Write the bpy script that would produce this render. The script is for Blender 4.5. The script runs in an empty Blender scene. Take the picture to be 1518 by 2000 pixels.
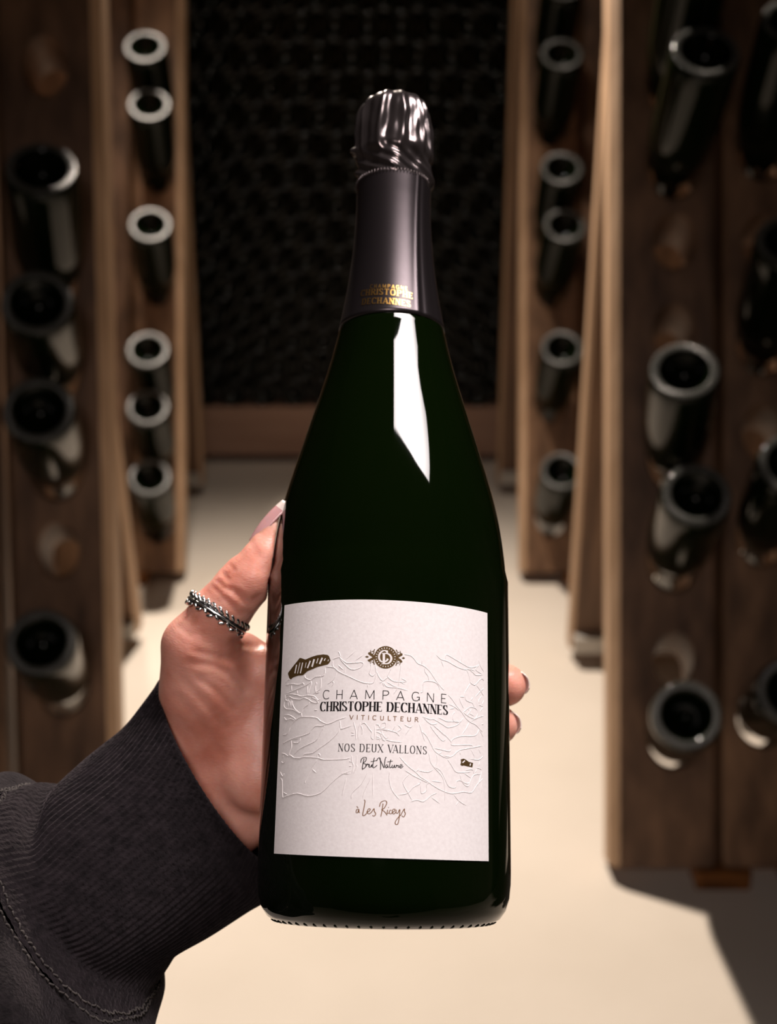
import bpy, math, random
import numpy as np
from mathutils import Vector, Matrix

random.seed(7); np.random.seed(7)
SC = bpy.context.scene
COL = SC.collection

# ------------------------------------------------------------------ camera
F = 2500.0                      # focal length in pixels of the 1518 x 2000 frame
PITCH = math.radians(20.0)
CAM = np.array([0.0, 0.0, 1.22])
RIGHT = np.array([1.0, 0.0, 0.0])
UP = np.array([0.0, math.sin(PITCH), math.cos(PITCH)])
FWD = np.array([0.0, math.cos(PITCH), -math.sin(PITCH)])
cd = bpy.data.cameras.new('camera'); cam = bpy.data.objects.new('camera', cd); COL.objects.link(cam)
cam.location = CAM; cam.rotation_euler = (math.pi/2 - PITCH, 0, 0)
cd.sensor_fit = 'VERTICAL'; cd.sensor_height = 36.0; cd.sensor_width = 36.0*1518/2000; cd.lens = 45.0
cd.clip_start = 0.01; cd.clip_end = 50
cd.dof.use_dof = True; cd.dof.focus_distance = 0.432; cd.dof.aperture_fstop = 10.0
SC.camera = cam

# ------------------------------------------------------------------ world, lights, exposure
W = bpy.data.worlds.new('cellar_air'); SC.world = W; W.use_nodes = True
W.node_tree.nodes['Background'].inputs[0].default_value = (0.9, 0.75, 0.6, 1)
W.node_tree.nodes['Background'].inputs[1].default_value = 0.004
SC.view_settings.view_transform = 'Standard'; SC.view_settings.look = 'None'
SC.view_settings.gamma = 1.0; SC.view_settings.use_curve_mapping = False
SC.view_settings.exposure = 0.0

def aim(o, target):
    d = Vector(target) - o.location
    o.rotation_euler = d.to_track_quat('-Z', 'Y').to_euler()
def spot(name, loc, target, power, col, angle, blend, radius):
    l = bpy.data.lights.new(name, 'SPOT'); l.energy = power; l.color = col
    l.spot_size = math.radians(angle); l.spot_blend = blend; l.shadow_soft_size = radius
    o = bpy.data.objects.new(name, l); COL.objects.link(o); o.location = loc; aim(o, target); return o
def area(name, loc, target, power, col, sx, sy, spread=180, roll=0.0):
    l = bpy.data.lights.new(name, 'AREA'); l.energy = power; l.color = col
    l.shape = 'RECTANGLE'; l.size = sx; l.size_y = sy; l.spread = math.radians(spread)
    o = bpy.data.objects.new(name, l); COL.objects.link(o); o.location = loc; aim(o, target)
    o.rotation_euler.rotate_axis('Z', roll); return o
WARM = (1.0, 0.86, 0.73)
# ceiling spotlight over the aisle
spot('aisle_spotlight', (-0.38, 2.95, 2.45), (-0.02, 0.72, 0), 470, WARM, 116, 1.0, 0.05)
# small lamp added over the far left rack to brighten its bottle rings
spot('ring_fill_spot', (-0.74, 2.97, 2.50), (-0.57, 2.88, 1.2), 80, WARM, 40, 1.0, 0.04)
# weak lamp added over the far end to light the stack and beam
spot('far_fill_spot', (0.05, 2.45, 2.70), (-0.15, 3.85, 0.05), 24, WARM, 54, 1.0, 0.05)
# strip lamp above the photographer
area('ceiling_panel_lamp', (0.50, 0.49, 2.40), (0.03, 0.50, 1.06), 3.5, (1.0, 0.91, 0.89), 0.34, 0.82, 48)
# unseen fill light added behind the photographer to brighten the hand
area('front_fill_light', (-0.12, -0.70, 1.88), (-0.05, 0.45, 1.0), 1.0, (1.0, 0.86, 0.82), 0.30, 0.30, 60)

# ------------------------------------------------------------------ helpers
def camw(c):                      # camera coordinates (right, up, depth) -> world
    c = np.asarray(c, float)
    return CAM + c[..., 0:1]*RIGHT + c[..., 1:2]*UP + c[..., 2:3]*FWD
def C(x, y, z):                   # a picture position at a chosen depth -> camera coordinates
    return np.array([(x-759.0)/F*z, (1000.0-y)/F*z, z])
def ray(x, y):
    d = (x-759.0)/F*RIGHT + (1000.0-y)/F*UP + FWD
    return d/np.linalg.norm(d)
def hit(x, y, p0, n):
    d = ray(x, y); return CAM + d*np.dot(np.asarray(p0)-CAM, n)/np.dot(d, n)
def unit(v):
    v = np.asarray(v, float); return v/np.linalg.norm(v)

def mesh_obj(name, verts, faces, mat, parent=None, smooth=False, loc=None, mats=None, fmat=None):
    me = bpy.data.meshes.new(name)
    v = np.asarray(verts, float)
    if loc is None and parent is not None: loc = None
    off = np.array(parent['_base'] if parent is not None and '_base' in parent else (0, 0, 0), float)
    me.from_pydata((v-off).tolist(), [], [tuple(int(i) for i in f) for f in faces])
    if mat is not None: me.materials.append(mat)
    if mats:
        for m in mats: me.materials.append(m)
        if fmat is not None: me.polygons.foreach_set('material_index', fmat)
    if smooth: me.polygons.foreach_set('use_smooth', [True]*len(me.polygons))
    me.validate(); me.update()
    o = bpy.data.objects.new(name, me); COL.objects.link(o)
    if parent is not None: o.parent = parent
    return o
BASES = {}
def empty(name, loc, label, cat, group=None):
    o = bpy.data.objects.new(name, None); COL.objects.link(o); o.location = loc
    o.empty_display_size = 0.05
    o['_base'] = [float(a) for a in loc]
    tag(o, label, cat, group); return o
def tag(o, label, cat, group=None, kind=None):
    if label: o['label'] = label
    if cat: o['category'] = cat
    if group: o['group'] = group
    if kind: o['kind'] = kind
    return o
def subbase(o, parent):           # a part that will carry sub-parts shares the base of its thing
    o['_base'] = list(parent['_base']); return o

class MB:                         # collects verts and faces
    def __init__(s): s.v = []; s.f = []; s.n = 0
    def add(s, v, f):
        v = np.asarray(v, float).reshape(-1, 3); s.v.append(v)
        s.f += [tuple(i+s.n for i in q) for q in f]; s.n += len(v)
    def box(s, o, ex, ey, ez, c=0.0):   # o: centre; half-extent vectors; chamfer c on the ex/ey corners
        o, ex, ey, ez = [np.asarray(a, float) for a in (o, ex, ey, ez)]
        if c <= 0: ring = [(-1, -1), (1, -1), (1, 1), (-1, 1)]
        else:
            lx, ly = np.linalg.norm(ex), np.linalg.norm(ey); a, b = 1-c/lx, 1-c/ly
            ring = [(-a, -1), (a, -1), (1, -b), (1, b), (a, 1), (-a, 1), (-1, b), (-1, -b)]
        n = len(ring)
        v = [o+x*ex+y*ey-ez for x, y in ring]+[o+x*ex+y*ey+ez for x, y in ring]
        f = [tuple(range(n-1, -1, -1)), tuple(range(n, 2*n))]+[(i, (i+1) % n, n+(i+1) % n, n+i) for i in range(n)]
        s.add(v, f)
    def tube(s, pts, r, k=8, closed=False, cap=True):
        pts = np.asarray(pts, float); n = len(pts)
        r = np.full(n, r) if np.isscalar(r) else np.asarray(r, float)
        t = np.roll(pts, -1, 0)-np.roll(pts, 1, 0)
        if not closed: t[0] = pts[1]-pts[0]; t[-1] = pts[-1]-pts[-2]
        t /= np.linalg.norm(t, axis=1)[:, None]+1e-12
        a = np.array([0, 0, 1.0]) if abs(t[0][2]) < 0.9 else np.array([1.0, 0, 0])
        u = unit(np.cross(t[0], a)); V = []
        for i in range(n):
            u = unit(u-t[i]*np.dot(u, t[i])); w = np.cross(t[i], u)
            for j in range(k):
                q = 2*math.pi*j/k; V.append(pts[i]+r[i]*(math.cos(q)*u+math.sin(q)*w))
        f = []
        for i in range(n if closed else n-1):
            i2 = (i+1) % n
            for j in range(k): f.append((i*k+j, i*k+(j+1) % k, i2*k+(j+1) % k, i2*k+j))
        if cap and not closed: f += [tuple(range(k-1, -1, -1)), tuple((n-1)*k+j for j in range(k))]
        s.add(V, f)
    def ball(s, c, rx, ry, rz, ax=None, nu=8, nv=6):
        ax = np.eye(3) if ax is None else np.asarray(ax, float); V = []; f = []
        for i in range(nv+1):
            p = math.pi*i/nv
            for j in range(nu):
                q = 2*math.pi*j/nu
                V.append(np.asarray(c)+math.sin(p)*math.cos(q)*rx*ax[0]+math.sin(p)*math.sin(q)*ry*ax[1]+math.cos(p)*rz*ax[2])
        for i in range(nv):
            for j in range(nu): f.append((i*nu+j, (i+1)*nu+j, (i+1)*nu+(j+1) % nu, i*nu+(j+1) % nu))
        s.add(V, f)
    def build(s, name, mat, parent=None, smooth=False, edge=None):
        fm = None
        if edge is not None: fm = [1 if i < s.worn else 0 for i in range(len(s.f))]  # the first faces take the edge colour painted paler as if lit
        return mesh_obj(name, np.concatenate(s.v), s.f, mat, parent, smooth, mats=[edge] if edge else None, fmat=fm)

def lathe(profile, k=48, rfun=None):       # profile: (radius, height); about local Z
    V = []; f = []; n = len(profile)
    for (r, h) in profile:
        for j in range(k):
            q = 2*math.pi*j/k; rr = r if rfun is None else rfun(r, h, q)
            V.append((rr*math.cos(q), rr*math.sin(q), h))
    for i in range(n-1):
        for j in range(k): f.append((i*k+j, i*k+(j+1) % k, (i+1)*k+(j+1) % k, (i+1)*k+j))
    return np.array(V), f
def catmull(P, m=8):
    P = np.asarray(P, float); out = []
    Q = np.vstack([2*P[0]-P[1], P, 2*P[-1]-P[-2]])
    for i in range(1, len(Q)-2):
        for t in np.linspace(0, 1, m, endpoint=False):
            out.append(0.5*((2*Q[i])+(-Q[i-1]+Q[i+1])*t+(2*Q[i-1]-5*Q[i]+4*Q[i+1]-Q[i+2])*t*t+(-Q[i-1]+3*Q[i]-3*Q[i+1]+Q[i+2])*t**3))
    out.append(P[-1]); return np.array(out)

# ------------------------------------------------------------------ materials
def new_mat(name):
    m = bpy.data.materials.new(name); m.use_nodes = True
    nt = m.node_tree; return m, nt, nt.nodes['Principled BSDF']
def plain(name, col, rough=0.5, metal=0.0, spec=0.5, coat=0.0):
    m, nt, b = new_mat(name)
    b.inputs['Base Color'].default_value = (*col, 1); b.inputs['Roughness'].default_value = rough
    b.inputs['Metallic'].default_value = metal; b.inputs['Specular IOR Level'].default_value = spec
    b.inputs['Coat Weight'].default_value = coat; return m
def noisy(name, c1, c2, scale, rough=0.5, metal=0.0, bump=0.0, bdist=0.001, mapping=(1, 1, 1), detail=6, lo=0.3, hi=0.7, bscale=None, spec=0.5, rot=(0, 0, 0)):
    m, nt, b = new_mat(name); N = nt.nodes; L = nt.links
    tc = N.new('ShaderNodeTexCoord'); mp = N.new('ShaderNodeMapping'); mp.inputs['Scale'].default_value = mapping
    mp.inputs['Rotation'].default_value = rot
    L.new(tc.outputs['Object'], mp.inputs['Vector'])
    nz = N.new('ShaderNodeTexNoise'); nz.inputs['Scale'].default_value = scale; nz.inputs['Detail'].default_value = detail
    L.new(mp.outputs[0], nz.inputs['Vector'])
    cr = N.new('ShaderNodeValToRGB'); cr.color_ramp.elements[0].position = lo; cr.color_ramp.elements[1].position = hi
    cr.color_ramp.elements[0].color = (*c1, 1); cr.color_ramp.elements[1].color = (*c2, 1)
    L.new(nz.outputs['Fac'], cr.inputs['Fac']); L.new(cr.outputs['Color'], b.inputs['Base Color'])
    b.inputs['Roughness'].default_value = rough; b.inputs['Metallic'].default_value = metal
    b.inputs['Specular IOR Level'].default_value = spec
    if bump > 0:
        n2 = N.new('ShaderNodeTexNoise'); n2.inputs['Scale'].default_value = bscale or scale*4; n2.inputs['Detail'].default_value = 4
        L.new(mp.outputs[0], n2.inputs['Vector'])
        bp = N.new('ShaderNodeBump'); bp.inputs['Strength'].default_value = bump; bp.inputs['Distance'].default_value = bdist
        L.new(n2.outputs['Fac'], bp.inputs['Height']); L.new(bp.outputs['Normal'], b.inputs['Normal'])
    return m

M_floor = noisy('pale_concrete', (0.60, 0.535, 0.455), (0.72, 0.65, 0.57), 1.6, rough=0.75, bump=0.25, bdist=0.002, bscale=60, detail=8)
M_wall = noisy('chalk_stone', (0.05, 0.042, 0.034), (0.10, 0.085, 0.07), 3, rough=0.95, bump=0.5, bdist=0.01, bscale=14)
M_wood = noisy('aged_oak', (0.062, 0.030, 0.015), (0.21, 0.115, 0.065), 5.0, rough=0.55, bump=0.35, bdist=0.002, mapping=(6, 6, 0.55), detail=9, bscale=16)
M_wood2 = noisy('aged_oak_pale', (0.085, 0.042, 0.020), (0.27, 0.15, 0.082), 5.0, rough=0.55, bump=0.35, bdist=0.002, mapping=(6, 6, 0.5), detail=9, bscale=16)
M_lit_edge = noisy('lit_oak_edge', (0.36, 0.225, 0.13), (0.54, 0.36, 0.23), 5.0, rough=0.6, bump=0.3, bdist=0.002, mapping=(6, 6, 0.6), detail=8, bscale=16)  # paler oak for the aisle-side edges, lamp light put into the colour
M_iron = noisy('rusty_iron', (0.10, 0.035, 0.008), (0.32, 0.12, 0.025), 30, rough=0.7, metal=0.3, bump=0.3)
M_beam = noisy('reddish_beam', (0.34, 0.20, 0.14), (0.46, 0.29, 0.21), 3, rough=0.7, bump=0.3, bdist=0.002, mapping=(0.6, 6, 6))
M_gray = plain('galvanised_strip', (0.45, 0.42, 0.38), 0.5, 0.2)

def glass_mat(name, col, rough=0.03):
    m, nt, b = new_mat(name); N = nt.nodes; L = nt.links
    b.inputs['Base Color'].default_value = (*col, 1); b.inputs['Roughness'].default_value = rough
    b.inputs['IOR'].default_value = 1.52; b.inputs['Specular IOR Level'].default_value = 0.36
    return m
M_glass = glass_mat('dark_green_glass', (0.0014, 0.0036, 0.0005))
M_rglass = glass_mat('cellar_bottle_glass', (0.002, 0.004, 0.001), 0.10)
M_rglass.node_tree.nodes['Principled BSDF'].inputs['Specular IOR Level'].default_value = 0.15
M_sglass = glass_mat('stacked_bottle_glass', (0.002, 0.003, 0.001), 0.17)
M_sglass.node_tree.nodes['Principled BSDF'].inputs['Specular IOR Level'].default_value = 0.5
M_ring = plain('scuffed_glass_ring', (0.08, 0.082, 0.076), 0.30, 0.0, 1.0)
M_cap = plain('steel_crown_cap', (0.55, 0.5, 0.42), 0.3, 1.0)

# ------------------------------------------------------------------ the cellar shell
def slab(name, x0, x1, y0, y1, z0, z1, mat):
    b = MB(); b.box(((x0+x1)/2, (y0+y1)/2, (z0+z1)/2), ((x1-x0)/2, 0, 0), (0, (y1-y0)/2, 0), (0, 0, (z1-z0)/2))
    o = b.build(name, mat); o['kind'] = 'structure'; return o
slab('floor', -2.6, 2.6, -2.2, 4.9, -0.1, 0.0, M_floor)
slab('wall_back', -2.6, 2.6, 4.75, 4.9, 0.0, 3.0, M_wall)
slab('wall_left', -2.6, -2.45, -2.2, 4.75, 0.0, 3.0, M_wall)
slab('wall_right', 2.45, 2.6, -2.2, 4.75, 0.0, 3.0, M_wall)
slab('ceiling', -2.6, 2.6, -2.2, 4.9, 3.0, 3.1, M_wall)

# ------------------------------------------------------------------ rack bottles
BOT = [(0.0, 0.030), (0.006, 0.0295), (0.014, 0.025), (0.022, 0.016), (0.029, 0.006), (0.0325, 0.0012), (0.036, 0.0), (0.0400, 0.0012), (0.0428, 0.005), (0.0441, 0.011),
       (0.0443, 0.03), (0.0443, 0.125), (0.0436, 0.142), (0.0410, 0.162), (0.0365, 0.183), (0.0300, 0.206), (0.0235, 0.226), (0.0180, 0.246), (0.0150, 0.268), (0.0140, 0.285), (0.0150, 0.287), (0.0150, 0.293), (0.0138, 0.295), (0.0138, 0.300), (0.0, 0.300)]
BS = 1.12
def bottle_meshes():
    v, f = lathe(BOT, 40)
    body = mesh_obj('glass_body', v, f, M_rglass, None, True)
    b = MB(); n = 44
    for i in range(n):
        q = 2*math.pi*i/n; rad = np.array([math.cos(q), math.sin(q), 0]); tan = np.array([-math.sin(q), math.cos(q), 0])
        b.ball(0.0370*rad+np.array([0, 0, 0.0002]), 0.0054, 0.0024, 0.0006, (rad, tan, (0, 0, 1)), 8, 6)
    ring = b.build('knurled_base_ring', M_ring, None, True)
    v, f = lathe([(0.0, 0.3045), (0.0125, 0.3045), (0.0150, 0.3030), (0.0158, 0.297), (0.0166, 0.2955), (0.0140, 0.2955)], 42, lambda r, h, q: r*(1+0.03*math.cos(21*q)) if h < 0.2975 else r)
    cap = mesh_obj('crown_cap', v, f, M_cap, None, True)
    for o in (body, ring, cap): o.data.transform(Matrix.Scale(BS, 4))
    return [body, ring, cap]
PROTO = bottle_meshes(); PROTO_USED = [False]
def rack_bottle(base, axis, label, group, roll=0.0):
    """base: centre of the bottle's foot; axis: unit vector from foot to neck."""
    z = unit(axis); x = unit(np.cross((0.2, 0.3, 1.0), z)); y = np.cross(z, x)
    M = Matrix(((x[0], y[0], z[0], base[0]), (x[1], y[1], z[1], base[1]), (x[2], y[2], z[2], base[2]), (0, 0, 0, 1))) @ Matrix.Rotation(roll, 4, 'Z')
    r = bpy.data.objects.new('champagne_bottle', None); COL.objects.link(r); r.empty_display_size = 0.03
    r.matrix_world = M; tag(r, label, 'bottle', group)
    for p in PROTO:
        if not PROTO_USED[0]: c = p
        else: c = p.copy(); COL.objects.link(c)
        c.parent = r
    PROTO_USED[0] = True
    return r

# ------------------------------------------------------------------ riddling racks
def plank_mesh(O, ex, es, n, x0, x1, s0, s1, t, c, holes, bore=0.47, worn=False):
    """A plank from x0..x1 and s0..s1 in the board plane; holes: (xc, sc, rx, rs); n faces outward."""
    b = MB(); P = lambda x, s, d: O+x*ex+s*es+d*n
    xa, xb = x0+c, x1-c
    # sides, chamfers, ends
    prof = [(x0, -t), (x0, -c), (xa, 0.0), (xb, 0.0), (x1, -c), (x1, -t)]
    for i in (0, 1, 3, 4):
        (p, q), (r, w) = prof[i], prof[i+1]
        b.add([P(p, s0, q), P(r, s0, w), P(r, s1, w), P(p, s1, q)], [(0, 1, 2, 3)])
    for s, fl in ((s0, 1), (s1, 0)):
        f = tuple(range(6)); b.add([P(p, s, q) for p, q in prof], [f if fl else f[::-1]])
    holes = sorted(holes, key=lambda h: h[1])
    cuts = [s0]+[(holes[i][1]+holes[i+1][1])/2 for i in range(len(holes)-1)]+[s1]
    if not holes:
        b.add([P(xa, s0, 0), P(xb, s0, 0), P(xb, s1, 0), P(xa, s1, 0)], [(0, 1, 2, 3)])
        b.add([P(x0, s0, -t), P(x1, s0, -t), P(x1, s1, -t), P(x0, s1, -t)], [(3, 2, 1, 0)])
    for i, (xc, sc, rx, rs, bore) in enumerate(holes):
        ca, cb = cuts[i], cuts[i+1]; dsb = -bore*t
        def cell(xl, xr, sl, sr, cx, cs, d, ax, as_):
            ang = sorted([math.atan2(sq-cs, xq-cx) for xq in (xl, xr) for sq in (sl, sr)]+list(np.linspace(-math.pi, math.pi, 28, endpoint=False)))
            out = []; inn = []
            for a in ang:
                dx, ds = math.cos(a), math.sin(a)
                k = min([((xr-cx) if dx > 0 else (xl-cx))/dx if abs(dx) > 1e-9 else 1e9, ((sr-cs) if ds > 0 else (sl-cs))/ds if abs(ds) > 1e-9 else 1e9])
                out.append(P(cx+k*dx, cs+k*ds, d)); inn.append((ax*dx, as_*ds))
            return ang, out, inn
        ang, out, inn = cell(xa, xb, ca, cb, xc, sc, 0.0, rx, rs); n_ = len(ang)
        fr = [P(xc+p*1.10, sc+q*1.10, 0) for p, q in inn]; fr2 = [P(xc+p, sc+q, -0.006) for p, q in inn]
        bk = [P(xc+p*0.9, sc+dsb+q*0.9, -t) for p, q in inn]
        V = out+fr+fr2+bk; f = []
        for j in range(n_):
            j2 = (j+1) % n_
            f += [(j, j2, n_+j2, n_+j), (n_+j, n_+j2, 2*n_+j2, 2*n_+j), (2*n_+j, 2*n_+j2, 3*n_+j2, 3*n_+j)]
        b.add(V, f)
        ang, out, inn = cell(x0, x1, ca, cb, xc, sc+dsb, -t, rx, rs); n_ = len(ang)
        b.add(out+[P(xc+p*0.9, sc+dsb+q*0.9, -t) for p, q in inn], [(j, n_+j, n_+(j+1) % n_, (j+1) % n_) for j in range(n_)])
    b.worn = 2 if worn else 0  # aisle-side edge and chamfer get the painted-lit oak
    return b

class Rack:
    def __init__(s, edge_px, bottom_px, back_px, side, lean, yaw, length, label, thick=0.062, z0=0.03, xe=None):
        s.side = side; lean = math.radians(lean); s.lean = lean; yw = math.radians(yaw)
        p = hit(edge_px, bottom_px, (0, 0, z0), np.array([0, 0, 1.0])); s.z0 = z0
        s.O = p if xe is None else np.array([xe, p[1], z0])
        s.ex = np.array([side*math.cos(yw), math.sin(yw), 0.0])
        nh = np.array([math.sin(yw)*side, -math.cos(yw), 0.0])          # horizontal, to the camera side
        s.es = -nh*math.sin(lean)+np.array([0, 0, math.cos(lean)])
        s.n = nh*math.cos(lean)+np.array([0, 0, math.sin(lean)])
        s.nh = nh; s.L = length; s.t = thick
        s.apex = s.O+length*s.es
        s.root = empty('riddling_rack', (s.O[0], s.O[1]+0.2, 0.0), label, 'bottle rack', 'wooden riddling racks along the aisle')
        s.back_px = back_px; s.holes = {}
    def board(s, x, y):            # picture position -> (x, s) on the front board
        p = hit(x, y, s.O, s.n)-s.O; return np.dot(p, s.ex), np.dot(p, s.es)
    def bottle(s, col, xc, px, py, elev, label, group, reach=0.198):
        e = math.radians(elev); ax = s.nh*math.cos(e)+np.array([0, 0, math.sin(e)])
        reach *= BS
        p = hit(px, py, s.O+reach*ax, s.n)-s.O-reach*ax
        x, sv = np.dot(p, s.ex), np.dot(p, s.es)
        ax = unit(ax+s.ex*max(-0.22, min(0.22, (x-xc)/reach))); x = xc
        h = s.O+x*s.ex+sv*s.es
        s.holes.setdefault(col, []).append((x, sv, 0.040, 0.042/math.cos(e-s.lean)+0.006, math.tan(max(0.0, math.radians(elev)-s.lean))))
        return rack_bottle(h+reach*ax, -ax, label, group, random.random()*6)
    def hole(s, col, xc, px, py):
        x, sv = s.board(px, py); x = xc if xc is not None else x
        s.holes.setdefault(col, []).append((x, sv, 0.031, 0.041, 0.45))
    def build(s, planks, mats, back_planks=None):
        for i, (a, b_) in enumerate(planks):
            hs = []
            for h in sorted(s.holes.get(i, []), key=lambda q: q[1]):
                if h[1] < 0.045 or h[1] > s.L-0.06: continue
                if hs and h[1]-hs[-1][1] < 0.092: continue
                hs.append(h)
            plank_mesh(s.O, s.ex, s.es, s.n, a, b_, 0.0, s.L, s.t, 0.014 if i == 0 else 0.004, hs, worn=(i == 0)).build('plank', mats[i % len(mats)], s.root, edge=M_lit_edge if i == 0 else None)
        # back board of the A-frame
        bp = hit(s.back_px[0], s.back_px[1], (0, 0, s.z0), np.array([0, 0, 1.0]))
        Ob = bp; top = s.apex-s.n*s.t+s.nh*(-0.05)
        v = np.array([0, top[1]-Ob[1], top[2]-Ob[2]]); Lb = np.linalg.norm(v); esb = v/Lb
        nb = np.array([0, -esb[2], esb[1]])      # inner face, towards the camera side
        exb = np.array([s.side, 0, 0.0]); x = 0.0
        for i, (a, b_) in enumerate(back_planks or planks):
            plank_mesh(Ob, exb, esb, nb, a, b_, 0.0, Lb-0.01, 0.045, 0.008 if i == 0 else 0.003, [], worn=(i == 0)).build('back_plank', mats[(i+1) % len(mats)], s.root, edge=M_lit_edge if i == 0 else None)
        w = planks[-1][1]-planks[0][0]
        b = MB(); b.box(Ob+exb*(w/2)+esb*0.02+nb*0.012, exb*(w/2-0.006), nb*0.012, esb*0.018, 0.002); b.build('foot_batten', M_gray, s.root)
        b = MB(); b.box(s.O+s.ex*(w/2)+s.es*(s.L-0.12)-s.n*(s.t+0.016), s.ex*(w/2-0.01), s.n*0.016, s.es*0.045, 0.003); b.build('cross_batten', mats[0], s.root)
        for q in (0.18, 0.82):
            b = MB(); b.box(s.apex+s.ex*(w*q)-s.n*0.02, s.ex*0.03, s.n*0.03, s.es*0.012, 0.003); b.build('hinge', M_iron, s.root)
        for q in planks[1:]:
            b = MB(); b.box(s.O+s.ex*(q[0]-0.001)+s.es*0.0-s.n*0.012+np.array([0, 0, -0.013]), s.ex*0.042, s.nh*0.026, np.array([0, 0, 0.017]), 0.003); b.build('foot_block', M_iron, s.root)

G1 = 'bottles in the riddling rack with the bright lit edge'
RN = Rack(1193, 1695, (1112, 1268), 1, 20, 0, 1.66, 'big riddling rack with a bright lit left edge, right of the held bottle')
c0, c1 = 0.098, 0.235
RN.bottle(0, c0, 1365, -90, 52, 'topmost bottle of the right rack, its foot cut off by the picture edge', G1)
RN.bottle(0, c0, 1380, 100, 47, 'dark bottle near the top of the right rack with a bright glint on its rim', G1)
RN.hole(0, c0, 1322, 472); RN.hole(0, c0, 1318, 650)
RN.bottle(0, c0, 1338, 722, 50, 'bottle in the right rack just below two empty holes, pale spot on its foot', G1)
RN.bottle(0, c0, 1362, 965, 45, 'bottle in the right rack, second above the lowest one in that column', G1)
RN.hole(0, c0, 1312, 1290)
RN.bottle(0, c0, 1342, 1396, 37, 'lowest bottle in the inner column of the right rack, round foot facing the viewer', G1)
RN.bottle(1, c1, 1555, 40, 52, 'dark bottle at the top right corner of the picture', G1)
RN.hole(1, c1, 1490, 472)
RN.bottle(1, c1, 1545, 470, 50, 'dark bottle cut off by the right picture edge, beside the oval empty hole', G1)
RN.hole(1, c1, 1490, 845)
RN.bottle(1, c1, 1550, 905, 46, 'bottle cut off by the right picture edge below an empty hole at mid height', G1)
RN.bottle(1, c1, 1550, 1350, 37, 'lowest bottle cut off by the right picture edge', G1)
RN.build([(0.0, 0.171), (0.174, 0.308), (0.311, 0.445), (0.448, 0.585)], [M_wood, M_wood2])

G2 = 'bottles in the shadowy rack at the left picture edge'
LN = Rack(232, 1670, (272, 1238), -1, 14, 0, 1.62, 'big shadowy riddling rack of brown planks at the left picture edge')
c0 = 0.082
LN.hole(0, c0, 88, 130)
LN.bottle(0, c0, 80, 325, 50, 'topmost bottle in the left rack, under the empty hole', G2)
LN.bottle(0, c0, 72, 588, 38, 'bottle in the left rack, second from the top of its column', G2)
LN.bottle(0, c0, 75, 798, 38, 'bottle in the left rack, third from the top, above the wide gap', G2)
LN.hole(0, c0, 100, 1075)
LN.bottle(0, c0, 80, 1252, 42, 'lowest bottle in the left rack, just above the dark sleeve', G2)
LN.build([(0.0, 0.160), (0.171, 0.30), (0.303, 0.435)], [M_wood, M_wood2])

G3 = 'bottles with bright glass rings in the far left rack'
LF = Rack(357, 1118, (397, 948), -1, 20, 0, 1.62, 'narrow-looking far riddling rack holding the bright ringed bottles, left of the capsule')
c0 = 0.062
for (px, py, lb) in [(283, 90, 'topmost bottle with a bright white ring on its foot in the far left rack'),
                     (291, 203, 'second bright-ringed bottle from the top of the far left rack'),
                     (293, 438, 'third bright-ringed bottle from the top of the far left rack, standing alone'),
                     (288, 683, 'fourth bottle down the far left rack with a dim grey ring'),
                     (288, 795, 'fifth bottle down the far left rack, close under the dim grey ring'),
                     (292, 932, 'lowest ringed bottle in the far left rack')]:
    LF.bottle(0, c0, px, py, 46, lb, G3)
LF.build([(0.0, 0.125), (0.128, 0.26), (0.263, 0.39)], [M_wood2, M_wood])

G4 = 'bottles in the far right rack'
RF = Rack(1017, 1118, (972, 944), 1, 20, 0, 1.62, 'far riddling rack right of the held bottle, behind the brightly edged rack')
c0 = 0.075
for (px, py, lb) in [(1100, -30, 'topmost dark bottle in the far right rack, cut by the top picture edge'),
                     (1098, 105, 'bottle with two round glints near the top of the far right rack'),
                     (1098, 328, 'second glinting bottle from the top of the far right rack'),
                     (1104, 440, 'third glinting bottle from the top of the far right rack'),
                     (1099, 680, 'bottle in the far right rack, second from the bottom'),
                     (1098, 920, 'lowest bottle in the far right rack')]:
    RF.bottle(0, c0, px, py, 46, lb, G4)
RF.build([(0.0, 0.148), (0.151, 0.285), (0.288, 0.42)], [M_wood2, M_wood])

# ------------------------------------------------------------------ stack of bottles at the end of the aisle
b = MB(); b.box((-0.10, 4.0, 0.103), (0.75, 0, 0), (0, 0.20, 0), (0, 0, 0.077))
tag(b.build('stack_beam', M_beam), 'reddish wooden beam on the floor carrying the wall of stacked bottles', 'beam')
for x, w_ in ((-0.78, 'left end'), (-0.1, 'middle'), (0.58, 'right end')):
    b = MB(); b.box((x, 4.0, 0.013), (0.05, 0, 0), (0, 0.17, 0), (0, 0, 0.013), 0.004)
    tag(b.build('wooden_sleeper', M_wood), 'low dark wooden sleeper under the %s of the reddish beam' % w_, 'sleeper', 'sleepers under the beam')
v, f = lathe(BOT, 24); stack_me = None
rows, pitch = 17, 0.0930
for r in range(rows):
    z = 0.18+0.0450+r*pitch*math.sqrt(3)/2
    for i in range(15):
        x = -0.755+i*pitch+(pitch/2 if r % 2 else 0.0)
        if stack_me is None:
            o = mesh_obj('stacked_bottle', v, f, M_sglass, None, True); stack_me = o.data
        else:
            o = bpy.data.objects.new('stacked_bottle', stack_me); COL.objects.link(o)
        o.rotation_euler = (-math.pi/2, 0, 0)
        o.location = (x+random.uniform(-.0008, .0008), 3.80+random.uniform(-.006, .006), z)
        o.rotation_euler = (-math.pi/2+random.uniform(-.008, .008), 0, random.uniform(-.008, .008))
        tag(o, 'dark bottle lying foot outward in the wall of stacked bottles', 'bottle', 'bottles stacked at the end of the aisle')

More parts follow.
